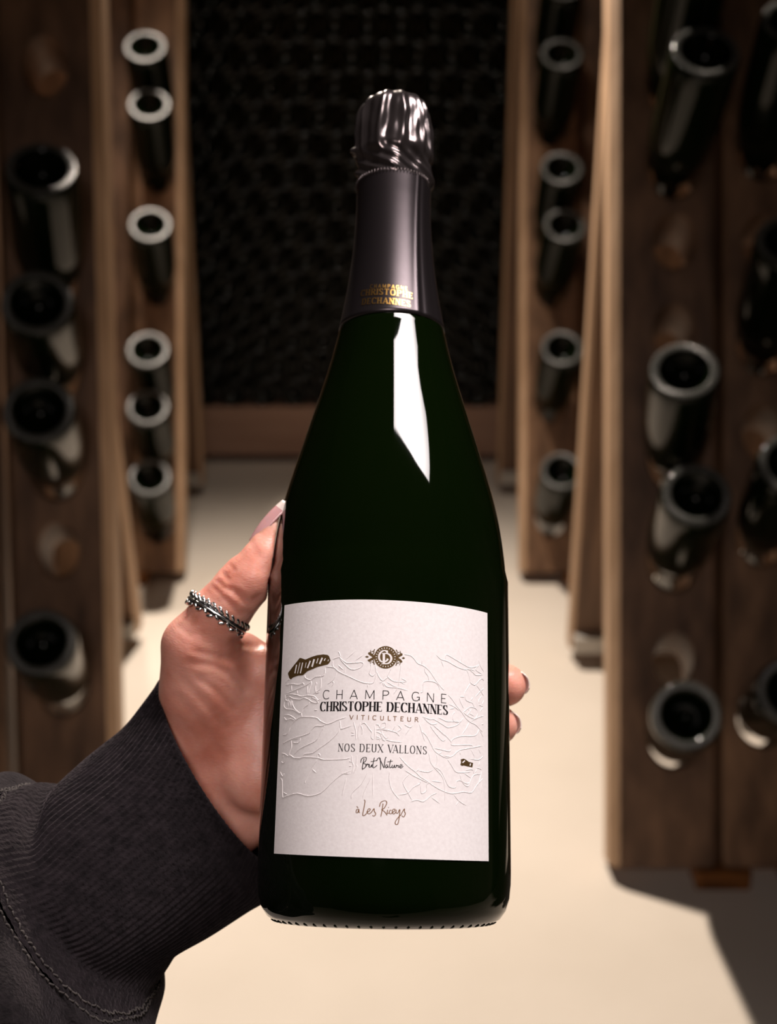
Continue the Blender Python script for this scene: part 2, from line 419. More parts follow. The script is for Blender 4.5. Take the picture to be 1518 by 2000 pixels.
# ------------------------------------------------------------------ the held bottle
R0 = 0.0443
TILT = math.radians(14.5)
def c2p(c): return np.array([759+F*c[0]/c[2], 1000-F*c[1]/c[2]])
zb = F*R0*2/492.0
P0 = C(749.3, 1803, zb-0.0055)
Ptop = None
# axis: lean away from the camera by TILT, side roll found from the picture's centre line
lo, hi = -0.1, 0.1
for _ in range(60):
    rl = (lo+hi)/2
    A = unit([rl, math.cos(TILT), math.sin(TILT)])
    q = c2p(P0+0.30*A)
    xt = 750.5+(1700-q[1])*0.0138
    if q[0] < xt: lo = rl
    else: hi = rl
EF = unit(np.array([0, 0, -1.0])-A*np.dot(A, [0, 0, -1.0]))      # front of the bottle, towards the camera
ER = np.cross(A, EF)
if ER[0] < 0: ER = -ER
def s_of_y(y):                    # height on the axis seen at picture row y
    lo, hi = -0.05, 0.40
    for _ in range(60):
        m = (lo+hi)/2
        if c2p(P0+m*A)[1] > y: lo = m
        else: hi = m
    return m
SIL = [(1700, 247.5), (1450, 241), (1200, 234.3), (1131, 231), (1059, 222), (994, 208.5), (915, 184), (860, 165.5), (789, 142), (723, 120), (676, 108.3), (647, 101), (560, 84), (500, 76.5), (440, 71.5), (403, 70.5)]
PS = []
for y, hw in SIL:
    s_ = s_of_y(y); d = (P0+s_*A)[2]
    PS.append((s_, d*math.sin(math.atan(hw/F))*1.0))
PS = np.array(PS); PS[:3, 1] = R0
def prof_r(s_): return float(np.interp(s_, PS[:, 0], PS[:, 1]))
def smooth_prof(s_):
    return np.mean([prof_r(s_+k*k2) for k in np.linspace(-0.011, 0.011, 9) for k2 in (0.6, 1.3)]) if s_ > 0.12 else R0
def on_bottle(phi, s_, off=0.0, r=None):     # angle 0 front, + right
    r = smooth_prof(s_) if r is None else r
    return P0+s_*A+(r+off)*(math.sin(phi)*ER+math.cos(phi)*EF)
def pick(x, y):                   # picture position -> (angle, height) on the bottle's skin
    d = unit(C(x, y, 1.0)); r = R0
    for _ in range(12):
        o = -P0; dp = d-A*np.dot(d, A); op = o-A*np.dot(o, A)
        a, b_, c_ = np.dot(dp, dp), 2*np.dot(dp, op), np.dot(op, op)-r*r
        D = b_*b_-4*a*c_; t = (-b_-math.sqrt(max(D, 0)))/(2*a)
        p = d*t-P0; s_ = np.dot(p, A); r = smooth_prof(s_)
    return math.atan2(np.dot(p, ER), np.dot(p, EF)), s_
S_TOP = s_of_y(199); S_CAP = s_of_y(650)

base_w = camw(P0)
BOTTLE = empty('champagne_bottle', base_w, 'dark green champagne bottle with a white label, held up by the hand', 'bottle')
def lathe_held(prof, k, name, mat, rfun=None, parent=BOTTLE, smooth=True):
    V = []; f = []
    for (r, s_) in prof:
        for j in range(k):
            q = 2*math.pi*j/k; rr = r if rfun is None else rfun(r, s_, q)
            V.append(P0+s_*A+rr*(math.sin(q)*ER+math.cos(q)*EF))
    for i in range(len(prof)-1):
        for j in range(k): f.append((i*k+j, i*k+(j+1) % k, (i+1)*k+(j+1) % k, (i+1)*k+j))
    return mesh_obj(name, camw(np.array(V)), f, mat, parent, smooth)
pr = [(0.0, 0.030), (0.008, 0.029), (0.018, 0.020), (0.028, 0.006), (0.0325, 0.001), (0.0350, 0.0), (0.0375, 0.0004), (0.0405, 0.0022), (0.0425, 0.0050), (0.0438, 0.0090), (0.0442, 0.0135)]
pr += [(R0, s_) for s_ in np.linspace(0.018, 0.12, 12)]
pr += [(smooth_prof(s_)-0.0016*min(1, max(0, (s_-S_CAP-0.001)/0.003)), s_) for s_ in np.linspace(0.124, S_CAP+0.035, 60)]
pr += [(0.0118, S_CAP+0.06), (0.0110, S_TOP-0.012), (0.0, S_TOP-0.012)]
lathe_held(pr, 128, 'glass_body', M_glass)
b = MB()
for i in range(60):
    q = 2*math.pi*i/60; rad = math.sin(q)*ER+math.cos(q)*EF; tan = math.cos(q)*ER-math.sin(q)*EF
    Mx = np.stack([RIGHT, UP, FWD]); w = lambda u: u@Mx
    b.ball(camw(P0+0.0366*rad+0.0012*A), 0.0026, 0.0009, 0.0010, (w(rad), w(tan), w(A)), 8, 5)
b.build('knurled_base_ring', M_glass, BOTTLE, True)

# capsule: satin foil sleeve + crumpled crown
def foil_mat(name, col, rough, bump):
    m, nt, bs = new_mat(name); N = nt.nodes; L = nt.links
    bs.inputs['Base Color'].default_value = (*col, 1); bs.inputs['Metallic'].default_value = 0.85; bs.inputs['Roughness'].default_value = rough
    tc = N.new('ShaderNodeTexCoord'); nz = N.new('ShaderNodeTexNoise'); nz.inputs['Scale'].default_value = 90; nz.inputs['Detail'].default_value = 3
    L.new(tc.outputs['Object'], nz.inputs['Vector'])
    bp = N.new('ShaderNodeBump'); bp.inputs['Strength'].default_value = bump; bp.inputs['Distance'].default_value = 0.0006
    L.new(nz.outputs['Fac'], bp.inputs['Height']); L.new(bp.outputs['Normal'], bs.inputs['Normal']); return m
M_foil = foil_mat('charcoal_satin_foil', (0.050, 0.041, 0.044), 0.32, 0.05)
M_foil2 = foil_mat('charcoal_crumpled_foil', (0.11, 0.092, 0.092), 0.20, 0.25)
S_PERF = s_of_y(368)
cap_pr = [(smooth_prof(s_)+0.00035, s_) for s_ in np.linspace(S_CAP, s_of_y(405), 30)]
cap_pr += [(cap_pr[-1][0], s_) for s_ in np.linspace(cap_pr[-1][1]+0.002, S_PERF, 5)]
cap_pr = [(cap_pr[0][0]-0.0004, cap_pr[0][1])]+cap_pr
def foil_r(r, s_, q):             # a few soft creases down the right side of the sleeve
    t = (s_-S_CAP)/(S_PERF-S_CAP)
    c = 0.0
    for (qc, wd, am) in ((0.50, 0.035, 0.00035), (0.62, 0.05, -0.0003), (0.95, 0.12, -0.0002), (2.2, 0.2, -0.0004), (-1.7, 0.2, -0.0003)):
        c += am*math.exp(-((q-math.copysign(0, q)-qc-0.22*t if q < math.pi else q-2*math.pi-qc)/wd)**2)
    return r+c
CAPS = subbase(lathe_held(cap_pr, 160, 'foil_capsule', M_foil, foil_r), BOTTLE)
s_h = lambda y: s_of_y(y)
rc = lambda y, hw: (P0+s_of_y(y)*A)[2]*math.sin(math.atan(hw/F))
cr_key = [(380, 69), (366, 69.5), (352, 71), (338, 69), (326, 70), (312, 75.5), (298, 75), (270, 72.5), (240, 70.5), (222, 66.5), (211, 60), (204, 50), (199, 36), (197, 18), (196, 0.5)]
ck = catmull([(s_of_y(y), rc(y, hw)) for y, hw in cr_key], 6)
rng = np.random.RandomState(3); PLE = [(rng.uniform(0, 6.283), rng.uniform(0.5, 1.0), rng.uniform(-0.6, 0.6)) for _ in range(15)]
s326, s204 = s_of_y(318), s_of_y(215)
def crown_r(r, s_, q):
    if r < 0.0015: return r
    t = (s_-s326)/(s204-s326)
    amp = math.exp(-((t-0.55)/0.55)**2)
    dsum = 0.0
    for k in range(12):           # pleats pinched by the wire cage
        qc = 0.18+k*2*math.pi/12+0.09*math.sin(k*2.3)+0.08*math.sin(2.2*t+k)
        dq = (q-qc+math.pi) % (2*math.pi)-math.pi
        w = 0.065+0.03*math.sin(k*1.7+1)
        dsum += (0.0013+0.0005*math.sin(k*3.1))*math.exp(-(dq/w)**2)-0.0011*math.exp(-((dq-0.2)/0.11)**2)
    fold = 0.0005*math.sin(7*q+9*t)*math.sin(3*q+1)+0.0004*math.sin(13*q-14*t)
    low = math.exp(-((t+0.25)/0.22)**2)
    out = r+amp*(dsum+0.4*fold)+low*(0.0009*math.sin(5*q+2.0)+0.0006*math.sin(11*q+30*t))
    dq = (q-1.5+math.pi) % (2*math.pi)-math.pi      # torn flap on the right
    out += 0.0022*math.exp(-(dq/0.35)**2)*math.exp(-((t+0.42)/0.13)**2)
    dq = (q+1.35+math.pi) % (2*math.pi)-math.pi     # wire loop bulge on the left
    out += 0.0020*math.exp(-(dq/0.22)**2)*math.exp(-((t-0.10)/0.06)**2)
    return out
lathe_held([(r, s_) for s_, r in ck], 200, 'crumpled_crown_foil', M_foil2, crown_r)
b = MB()
for i in range(70):               # perforation of the tear strip
    q = 2*math.pi*i/70
    a_ = P0+(S_PERF-0.0006)*A+(cap_pr[-1][0]+0.0002)*(math.sin(q)*ER+math.cos(q)*EF)
    c_ = P0+(S_PERF+0.0012)*A+(cap_pr[-1][0]+0.0002)*(math.sin(q+0.03)*ER+math.cos(q+0.03)*EF)
    b.tube(camw(np.array([a_, c_])), 0.00022, 5)
b.build('perforation', M_foil2, BOTTLE, True)

# ------------------------------------------------------------------ lettering
def arc(cx, cy, rx, ry, a0, a1, n=14):
    return [(cx+rx*math.cos(math.radians(a)), cy+ry*math.sin(math.radians(a))) for a in np.linspace(a0, a1, n)]
# stroke letters: (width, [(polyline, weight or None)], [serif feet (x, y, half)])
def LET(ch):
    S = {
     'I': (0.12, [([(0.06, 0), (0.06, 1)], 'K')], [(0.06, 0), (0.06, 1)]),
     'H': (0.66, [([(0.1, 0), (0.1, 1)], 'K'), ([(0.56, 0), (0.56, 1)], 'K'), ([(0.1, .5), (0.56, .5)], 'T')], [(0.1, 0), (0.1, 1), (0.56, 0), (0.56, 1)]),
     'T': (0.62, [([(0.31, 0), (0.31, 1)], 'K'), ([(0.02, 1), (0.60, 1)], 'T')], [(0.31, 0)]),
     'E': (0.54, [([(0.1, 0), (0.1, 1)], 'K'), ([(0.1, 1), (0.52, 1)], 'T'), ([(0.1, .5), (0.44, .5)], 'T'), ([(0.1, 0), (0.52, 0)], 'T')], [(0.1, 0), (0.1, 1)]),
     'L': (0.52, [([(0.1, 0), (0.1, 1)], 'K'), ([(0.1, 0), (0.5, 0)], 'T')], [(0.1, 0), (0.1, 1)]),
     'N': (0.68, [([(0.08, 0), (0.08, 1)], 'T'), ([(0.08, 1), (0.6, 0)], 'K'), ([(0.6, 0), (0.6, 1)], 'T')], [(0.08, 0), (0.6, 1), (0.06, 1)]),
     'M': (0.84, [([(0.08, 0), (0.10, 1)], 'T'), ([(0.10, 1), (0.42, 0.12)], 'K'), ([(0.42, 0.12), (0.74, 1)], 'T'), ([(0.74, 1), (0.76, 0)], 'K')], [(0.08, 0), (0.76, 0)]),
     'A': (0.70, [([(0.05, 0), (0.35, 1)], 'T'), ([(0.35, 1), (0.65, 0)], 'K'), ([(0.15, .3), (0.55, .3)], 'T')], [(0.05, 0), (0.65, 0)]),
     'V': (0.70, [([(0.05, 1), (0.35, 0)], 'K'), ([(0.35, 0), (0.65, 1)], 'T')], [(0.05, 1), (0.65, 1)]),
     'X': (0.68, [([(0.06, 1), (0.62, 0)], 'K'), ([(0.06, 0), (0.62, 1)], 'T')], [(0.06, 0), (0.62, 0), (0.06, 1), (0.62, 1)]),
     'U': (0.66, [([(0.1, 1), (0.1, .33)]+arc(.33, .3, .23, .3, 180, 360)+[(0.56, .33), (0.56, 1)], None)], [(0.1, 1), (0.56, 1)]),
     'O': (0.72, [(arc(.36, .5, .29, .5, 90, 450, 34), None)], []),
     'C': (0.66, [(arc(.37, .5, .30, .5, 42, 318, 28), None)], []),
     'G': (0.72, [(arc(.37, .5, .30, .5, 42, 345, 30), None), ([(0.66, .42), (0.66, .1)], 'T'), ([(0.45, .45), (0.68, .45)], 'T')], []),
     'D': (0.70, [([(0.1, 0), (0.1, 1)], 'K'), ([(0.1, 1), (0.28, 1)]+arc(.30, .5, .31, .5, 88, -88, 20)+[(0.28, 0), (0.1, 0)], None)], [(0.1, 0), (0.1, 1)]),
     'P': (0.60, [([(0.1, 0), (0.1, 1)], 'K'), ([(0.1, 1), (0.26, 1)]+arc(.28, .74, .26, .26, 88, -88, 16)+[(0.1, .48)], None)], [(0.1, 0), (0.1, 1)]),
     'R': (0.66, [([(0.1, 0), (0.1, 1)], 'K'), ([(0.1, 1), (0.26, 1)]+arc(.28, .75, .25, .25, 88, -88, 16)+[(0.1, .5)], None), ([(0.32, .5), (0.62, 0)], 'K')], [(0.1, 0), (0.1, 1), (0.62, 0)]),
     'S': (0.56, [(arc(.28, .75, .20, .25, 35, 200, 14)+[(0.20, .57), (0.36, .44)]+arc(.28, .25, .22, .25, 20, -150, 14), None)], []),
     ' ': (0.30, [], []),
    }
    return S[ch]
def ribbon(pts, wfun, closed=False):
    """flat ribbon in text space -> verts (2-D), faces"""
    pts = np.asarray(pts, float); n = len(pts)
    t = np.gradient(pts, axis=0)
    if closed: t[0] = t[-1] = pts[1]-pts[-2]
    t /= np.linalg.norm(t, axis=1)[:, None]+1e-12
    nr = np.stack([-t[:, 1], t[:, 0]], 1)
    w = np.array([wfun(a) for a in t])[:, None]/2
    V = np.concatenate([pts+nr*w, pts-nr*w]); f = [(i, i+1, n+i+1, n+i) for i in range(n-1)]
    return V, f
def set_text(txt, style, K, T, spacing, xs=1.0, serif=0.0, contrast=True):
    """lay a line out in text units (cap height 1); returns verts2d, faces, total width"""
    V = []; f = []; n = 0; x = 0.0
    for ci, ch in enumerate(txt):
        w, strokes, feet = LET(ch)
        def add(v2, fc):
            nonlocal n
            v2 = np.asarray(v2, float).copy(); v2[:, 0] = x+v2[:, 0]*xs; V.append(v2); f.extend([tuple(i+n for i in q) for q in fc]); n += len(v2)
        for pts, wt in strokes:
            pts = np.asarray(pts, float)
            if wt == 'K': wf = lambda d: K
            elif wt == 'T': wf = lambda d: T
            else: wf = lambda d: T+(K-T)*min(1.0, abs(d[1])**1.6)
            p2 = pts.copy(); p2[:, 0] *= xs
            half = T/2
            p2[:, 1] = np.where(p2[:, 1] > 0.97, p2[:, 1]-half, np.where(p2[:, 1] < 0.03, p2[:, 1]+half, p2[:, 1])) if wt == 'T' or wt is None else p2[:, 1]
            v2, fc = ribbon(p2, wf); v2[:, 0] /= xs; add(v2, fc)
        if serif > 0:
            for (fx, fy) in feet:
                y0, y1 = (0, T) if fy < 0.5 else (1-T, 1); h = (K*0.5+serif)/xs
                add([(fx-h, y0), (fx+h, y0), (fx+h, y1), (fx-h, y1)], [(0, 1, 2, 3)])
            if ch in 'ELT':
                for (ex_, ey) in ([(0.52, 1), (0.52, 0)] if ch == 'E' else [(0.50, 0)] if ch == 'L' else [(0.03, 1), (0.59, 1)]):
                    dy = -0.2 if ey > 0.5 else 0.2
                    add([(ex_-T/xs*.7, ey), (ex_+T/xs*.3, ey), (ex_+T/xs*.3, ey+dy), (ex_-T/xs*.4, ey+dy)], [(0, 1, 2, 3)])
            if ch in 'CGS':
                tip = (0.60, 0.98) if ch != 'S' else (0.45, 0.98)
                add([(tip[0]-T/xs*.2, tip[1]), (tip[0]+T/xs*.8, tip[1]), (tip[0]+T/xs*.8, tip[1]-.27), (tip[0]-T/xs*.2, tip[1]-.27)], [(0, 1, 2, 3)])
                if ch == 'S': add([(0.07, 0.02), (0.07+T/xs, 0.02), (0.07+T/xs, 0.28), (0.07, 0.28)], [(0, 1, 2, 3)])
        x += w*xs+spacing
        if txt[ci:ci+2] in ('VA', 'AV', 'LT'): x -= 0.22*xs
    return np.concatenate(V), f, x-spacing
def wrap(v2, f, name, mat, parent, off, thick=0.00004):
    """v2: (angle, height) pairs on the bottle -> mesh just above the skin"""
    V = camw(np.array([on_bottle(a, s_, off) for a, s_ in v2])); return mesh_obj(name, V, f, mat, parent)
def text_line(txt, name, mat, parent, pl, prr, cap_px, off, **kw):
    """pl, prr: baseline ends in the picture"""
    v, f, wid = set_text(txt, **kw)
    a0, s0 = pick(*pl); a1, s1 = pick(*prr)
    _, st = pick((pl[0]+prr[0])/2, (pl[1]+prr[1])/2-cap_px); _, sm = pick((pl[0]+prr[0])/2, (pl[1]+prr[1])/2)
    h = st-sm
    out = [(a0+(a1-a0)*u/wid-(s1-s0)*w_*h/((a1-a0)*R0*R0)*1.0, s0+(s1-s0)*u/wid+w_*h) for u, w_ in v]
    return wrap(out, f, name, mat, parent, off)

# front label
M_paper = noisy('white_cotton_paper', (0.74, 0.70, 0.70), (0.80, 0.765, 0.765), 900, rough=0.85, bump=0.22, bdist=0.00012, bscale=1500, detail=3, spec=0.25)
M_ink = plain('black_ink', (0.012, 0.010, 0.011), 0.9, 0.0, 0.1)
M_gold = plain('dark_gold_foil', (0.095, 0.055, 0.018), 0.6, 0.4, 0.3)
M_gold2 = plain('copper_gold_foil', (0.20, 0.098, 0.042), 0.6, 0.4, 0.3)
M_goldcap = plain('bright_gold_foil', (0.85, 0.48, 0.13), 0.30, 1.0)
OFF = 0.00035
cTL, cTR, cBL, cBR = pick(557.5, 1182.5), pick(950.5, 1197.5), pick(537, 1667), pick(953, 1682)
nu, nv = 64, 40; V = []; f = []
for layer, off in enumerate((OFF, 0.0, OFF)):
    for i in range(nv+1):
        for j in range(nu+1):
            u, w_ = j/nu, i/nv
            p = (1-w_)*((1-u)*np.array(cTL)+u*np.array(cTR))+w_*((1-u)*np.array(cBL)+u*np.array(cBR))
            V.append(on_bottle(p[0], p[1], off))
N1 = (nv+1)*(nu+1); ix = lambda i, j: i*(nu+1)+j
for i in range(nv):
    for j in range(nu): f.append((ix(i, j), ix(i+1, j), ix(i+1, j+1), ix(i, j+1)))
for j in range(nu):
    q = lambda i, j_: 2*N1+ix(i, j_)
    f.append((q(0, j), q(0, j+1), N1+ix(0, j+1), N1+ix(0, j))); f.append((q(nv, j+1), q(nv, j), N1+ix(nv, j), N1+ix(nv, j+1)))
for i in range(nv):
    f.append((q(i+1, 0), q(i, 0), N1+ix(i, 0), N1+ix(i+1, 0))); f.append((q(i, nu), q(i+1, nu), N1+ix(i+1, nu), N1+ix(i, nu)))
LABEL = mesh_obj('front_label', camw(np.array(V)), f, M_paper, BOTTLE, True); LABEL['label'] = 'white embossed paper label with black and gold print'
for p in LABEL.data.polygons:
    if p.index >= nu*nv: p.use_smooth = False
subbase(LABEL, BOTTLE)
OT = OFF+0.00006
text_line('CHAMPAGNE', 'lettering', M_ink, LABEL, (631, 1366), (871, 1374), 18.2, OT, style=0, K=0.075, T=0.07, spacing=0.62, xs=1.22)
text_line('CHRISTOPHE DECHANNES', 'lettering', M_ink, LABEL, (626.5, 1389.5), (873.5, 1396.5), 18.8, OT, style=1, K=0.185, T=0.055, spacing=0.09, xs=0.92, serif=0.045)
text_line('VITICULTEUR', 'lettering', M_gold2, LABEL, (683, 1405.5), (817, 1410.5), 9.2, OT, style=0, K=0.13, T=0.125, spacing=0.62, xs=1.15)
text_line('NOS DEUX VALLONS', 'lettering', M_ink, LABEL, (661.5, 1467.8), (833, 1473.5), 15.6, OT, style=1, K=0.115, T=0.045, spacing=0.14, xs=0.95, serif=0.05)

def px_lines(lines, ox, oy, sc): return [[(ox+x/sc, oy+y/sc) for x, y in l] for l in lines]
def script(lines, name, mat, w, parent=LABEL):
    V = []; f = []; n = 0
    for l in lines:
        p = catmull(l, 6) if len(l) > 2 else np.asarray(l, float)
        v2, fc = ribbon(p, lambda d: w*(0.75+0.5*abs(d[1])))
        V += [pick(x, y) for x, y in v2]; f += [tuple(i+n for i in q) for q in fc]; n += len(v2)
    return wrap(V, f, name, mat, parent, OT)
brut = px_lines([[(1185, 700), (1172, 760), (1162, 820), (1165, 852)], [(1140, 755), (1150, 710), (1185, 685), (1215, 692), (1205, 735), (1172, 765), (1205, 775), (1207, 808), (1182, 835), (1155, 838)],
  [(1207, 815), (1226, 772), (1234, 786), (1250, 776), (1248, 815)], [(1257, 780), (1253, 812), (1268, 818), (1290, 782), (1287, 812), (1300, 815)], [(1322, 690), (1302, 790), (1310, 825), (1335, 812), (1360, 790)], [(1275, 742), (1318, 735), (1362, 724)]], 540, 1380, 6.9)
nature = px_lines([[(-28, 735), (-15, 705), (8, 690), (20, 705), (26, 780), (24, 852)], [(10, 698), (40, 760), (72, 826), (78, 760), (92, 690), (105, 688)], [(122, 790), (104, 785), (92, 806), (102, 828), (122, 798), (124, 820), (135, 822)],
  [(162, 716), (146, 790), (152, 826), (178, 808)], [(115, 747), (150, 742), (188, 734)], [(182, 785), (179, 818), (195, 824), (212, 788), (211, 818), (224, 822)], [(228, 826), (238, 788), (244, 800), (262, 793), (260, 824)], [(268, 818), (300, 806), (312, 788), (294, 782), (281, 808), (295, 830), (328, 804)]], 740, 1380, 6.9)
script(brut+nature, 'script_lettering', M_ink, 1.25)
rice = px_lines([[(582, 578), (569, 583), (565, 602), (576, 604), (584, 580), (585, 600), (590, 605)], [(568, 560), (574, 564), (579, 570)], [(620, 514), (627, 522), (622, 560), (611, 618), (622, 624), (640, 608)], [(637, 602), (656, 593), (664, 580), (652, 577), (642, 600), (655, 613), (674, 600)],
  [(672, 602), (690, 576), (692, 594), (702, 612), (692, 628), (678, 624)], [(753, 540), (746, 590), (738, 632)], [(728, 562), (738, 532), (768, 520), (779, 538), (760, 574), (744, 582), (764, 598), (782, 622)], [(786, 584), (782, 608), (793, 608)], [(790, 566), (792, 569)],
  [(814, 588), (802, 588), (796, 606), (808, 612), (820, 602)], [(818, 604), (834, 592), (836, 580), (823, 582), (818, 604), (829, 613), (844, 600)], [(846, 583), (844, 603), (856, 608), (870, 582), (868, 625), (858, 680), (844, 688), (838, 672), (856, 642), (882, 616)], [(880, 614), (902, 578), (903, 596), (909, 612), (898, 634), (884, 626)]], 540, 1420, 3.614)
script(rice, 'script_lettering', M_gold2, 1.35)

def poly_px(pts, name, mat, off=OT, parent=LABEL):
    """filled outline (picture positions) fanned about its centre line"""
    V = [pick(x, y) for x, y in pts]; return wrap(V, [tuple(range(len(V)))], name, mat, parent, off)
def sub_poly(parts, name, mat, off=OT, parent=LABEL):
    V = []; f = []; n = 0
    for pts in parts:
        V += [pick(x, y) for x, y in pts]; f.append(tuple(range(n, n+len(pts)))); n += len(pts)
    return wrap(V, f, name, mat, parent, off)
A1 = lambda L: [(540+x/6.9, 1240+y/6.9) for x, y in L]
D1 = lambda L: [(740+x/6.9, 1380+y/6.9) for x, y in L]
# gold plot with slits, cut as vertical slices so it follows the curve
top = [(168, 515), (250, 408), (330, 308), (400, 335), (480, 300), (560, 275), (640, 265), (700, 272), (728, 300), (738, 345)]
bot = [(190, 600), (235, 575), (300, 552), (370, 545), (430, 490), (500, 462), (560, 435), (640, 415), (710, 398), (738, 350)]
tx = np.linspace(170, 738, 30); tops = np.interp(tx, [p[0] for p in top], [p[1] for p in top])
bots = np.interp(tx, [168, 195, 205, 235, 300, 370, 430, 500, 560, 640, 710, 738], [525, 608, 605, 575, 552, 545, 490, 462, 435, 415, 398, 350])
sub_poly([A1([(tx[i], tops[i]), (tx[i+1], tops[i+1]), (tx[i+1], bots[i+1]), (tx[i], bots[i])]) for i in range(29)], 'gold_plot', M_gold)
sl = [[(285, 405), (262, 520)], [(330, 375), (297, 522)], [(366, 375), (335, 520)], [(412, 375), (398, 445)], [(468, 352), (430, 450)], [(520, 330), (490, 432)], [(572, 318), (552, 385)], [(628, 310), (592, 395)], [(670, 318), (652, 352)], [(712, 335), (702, 358)]]
V = []; f = []; n = 0
for k, l in enumerate(sl):
    v2, fc = ribbon(np.array(A1(l)), lambda d: (1.9, 1.2, 1.9, 1.0, 2.6, 3.2, 1.6, 3.0, 1.6, 1.2)[k]); V += [pick(*p) for p in v2]; f += [tuple(i+n for i in q) for q in fc]; n += 4
wrap(V, f, 'paper_slits', M_paper, LABEL, OT+0.00003)
sub_poly([D1([(1095, 712), (1135, 702), (1135, 795), (1110, 800), (1090, 785), (1100, 750)]), D1([(1135, 702), (1170, 720), (1200, 745), (1260, 760), (1250, 820), (1180, 805), (1135, 795)])], 'gold_plot', M_gold)
V = []; f = []; n = 0
for l in ([(1150, 728), (1118, 758)], [(1226, 768), (1218, 798)]):
    v2, fc = ribbon(np.array(D1(l)), lambda d: 2.2); V += [pick(*p) for p in v2]; f += [tuple(i+n for i in q) for q in fc]; n += 4
wrap(V, f, 'paper_slits', M_paper, LABEL, OT+0.00003)

# emblem
E1 = lambda L: [(700+x/13.8, 1245+y/13.8) for x, y in L]
ce = (737, 540)
sub_poly([E1([ce]+[(ce[0]+303*math.cos(a), ce[1]+303*math.sin(a)) for a in (q, q+2*math.pi/48)]) for q in np.linspace(0, 2*math.pi, 48, endpoint=False)]
  + [E1(p) for p in ([(390, 540), (450, 440), (470, 640)], [(1085, 550), (1020, 450), (1020, 650)],
     [(265, 425), (300, 398), (420, 470), (420, 530), (385, 535), (280, 460)], [(250, 610), (290, 660), (420, 600), (430, 545), (385, 540), (300, 590)],
     [(1190, 445), (1165, 425), (1040, 490), (1040, 545), (1080, 548), (1190, 485)], [(1190, 655), (1165, 690), (1040, 605), (1040, 560), (1080, 552), (1150, 600)],
     [(185, 525), (240, 497), (295, 527), (240, 555)], [(1165, 560), (1212, 530), (1260, 562), (1212, 590)])], 'emblem', M_gold)
def estrokes(lines, w, name, mat, off):
    V = []; f = []; n = 0
    for l, ww in lines:
        p = catmull(E1(l), 6) if len(l) > 2 else np.array(E1(l))
        v2, fc = ribbon(p, lambda d: (ww or w)/13.8*(0.55+0.6*abs(d[1]))); V += [pick(*q) for q in v2]; f += [tuple(i+n for i in q) for q in fc]; n += len(v2)
    return wrap(V, f, name, mat, LABEL, off)
spir = lambda cx, cy, sx, sy: [(cx+sx*r*math.cos(a), cy+sy*r*math.sin(a)) for a, r in zip(np.linspace(3.4, -3.2, 9), np.linspace(62, 12, 9))]
estrokes([(spir(390, 400, 1, 1), 22), (spir(385, 650, 1, -1), 22), (spir(1078, 425, -1, 1), 22), (spir(1072, 675, -1, -1), 22),
  ([(335, 345), (340, 375), (350, 400)], 16), ([(448, 320), (430, 350), (425, 380)], 24), ([(1015, 335), (1035, 365), (1045, 390)], 24), ([(1125, 370), (1130, 395), (1122, 420)], 16),
  ([(420, 665), (425, 700), (440, 735)], 24), ([(325, 660), (330, 690), (345, 715)], 16), ([(1035, 690), (1025, 730), (1005, 760)], 24), ([(1125, 680), (1125, 715), (1110, 745)], 16)], 20, 'emblem_flourish', M_gold, OT)
estrokes([([(785, 420), (790, 385), (788, 355)], 22), ([(780, 405), (735, 362), (660, 370), (590, 430), (560, 520), (580, 610), (640, 660), (720, 655), (775, 620), (795, 575)], 46),
  ([(690, 435), (690, 715)], 56), ([(640, 435), (740, 432)], 34), ([(625, 715), (740, 718)], 34), ([(700, 436), (780, 440), (850, 480), (890, 560), (870, 640), (810, 700), (720, 716)], 50)], 40, 'monogram', M_paper, OT+0.00004)
V = []; f = []; n = 0
for k in range(23):
    q = 2*math.pi*(k+0.5)/23-math.pi/2; c_ = np.array([ce[0]+250*math.cos(q), ce[1]+250*math.sin(q)]); rd = np.array([math.cos(q), math.sin(q)]); tn = np.array([-rd[1], rd[0]])
    V += [pick(*p) for p in E1([tuple(c_+24*rd), tuple(c_+13*tn), tuple(c_-24*rd), tuple(c_-13*tn)])]; f.append((n, n+1, n+2, n+3)); n += 4
wrap(V, f, 'emblem_dots', M_paper, LABEL, OT+0.00004)

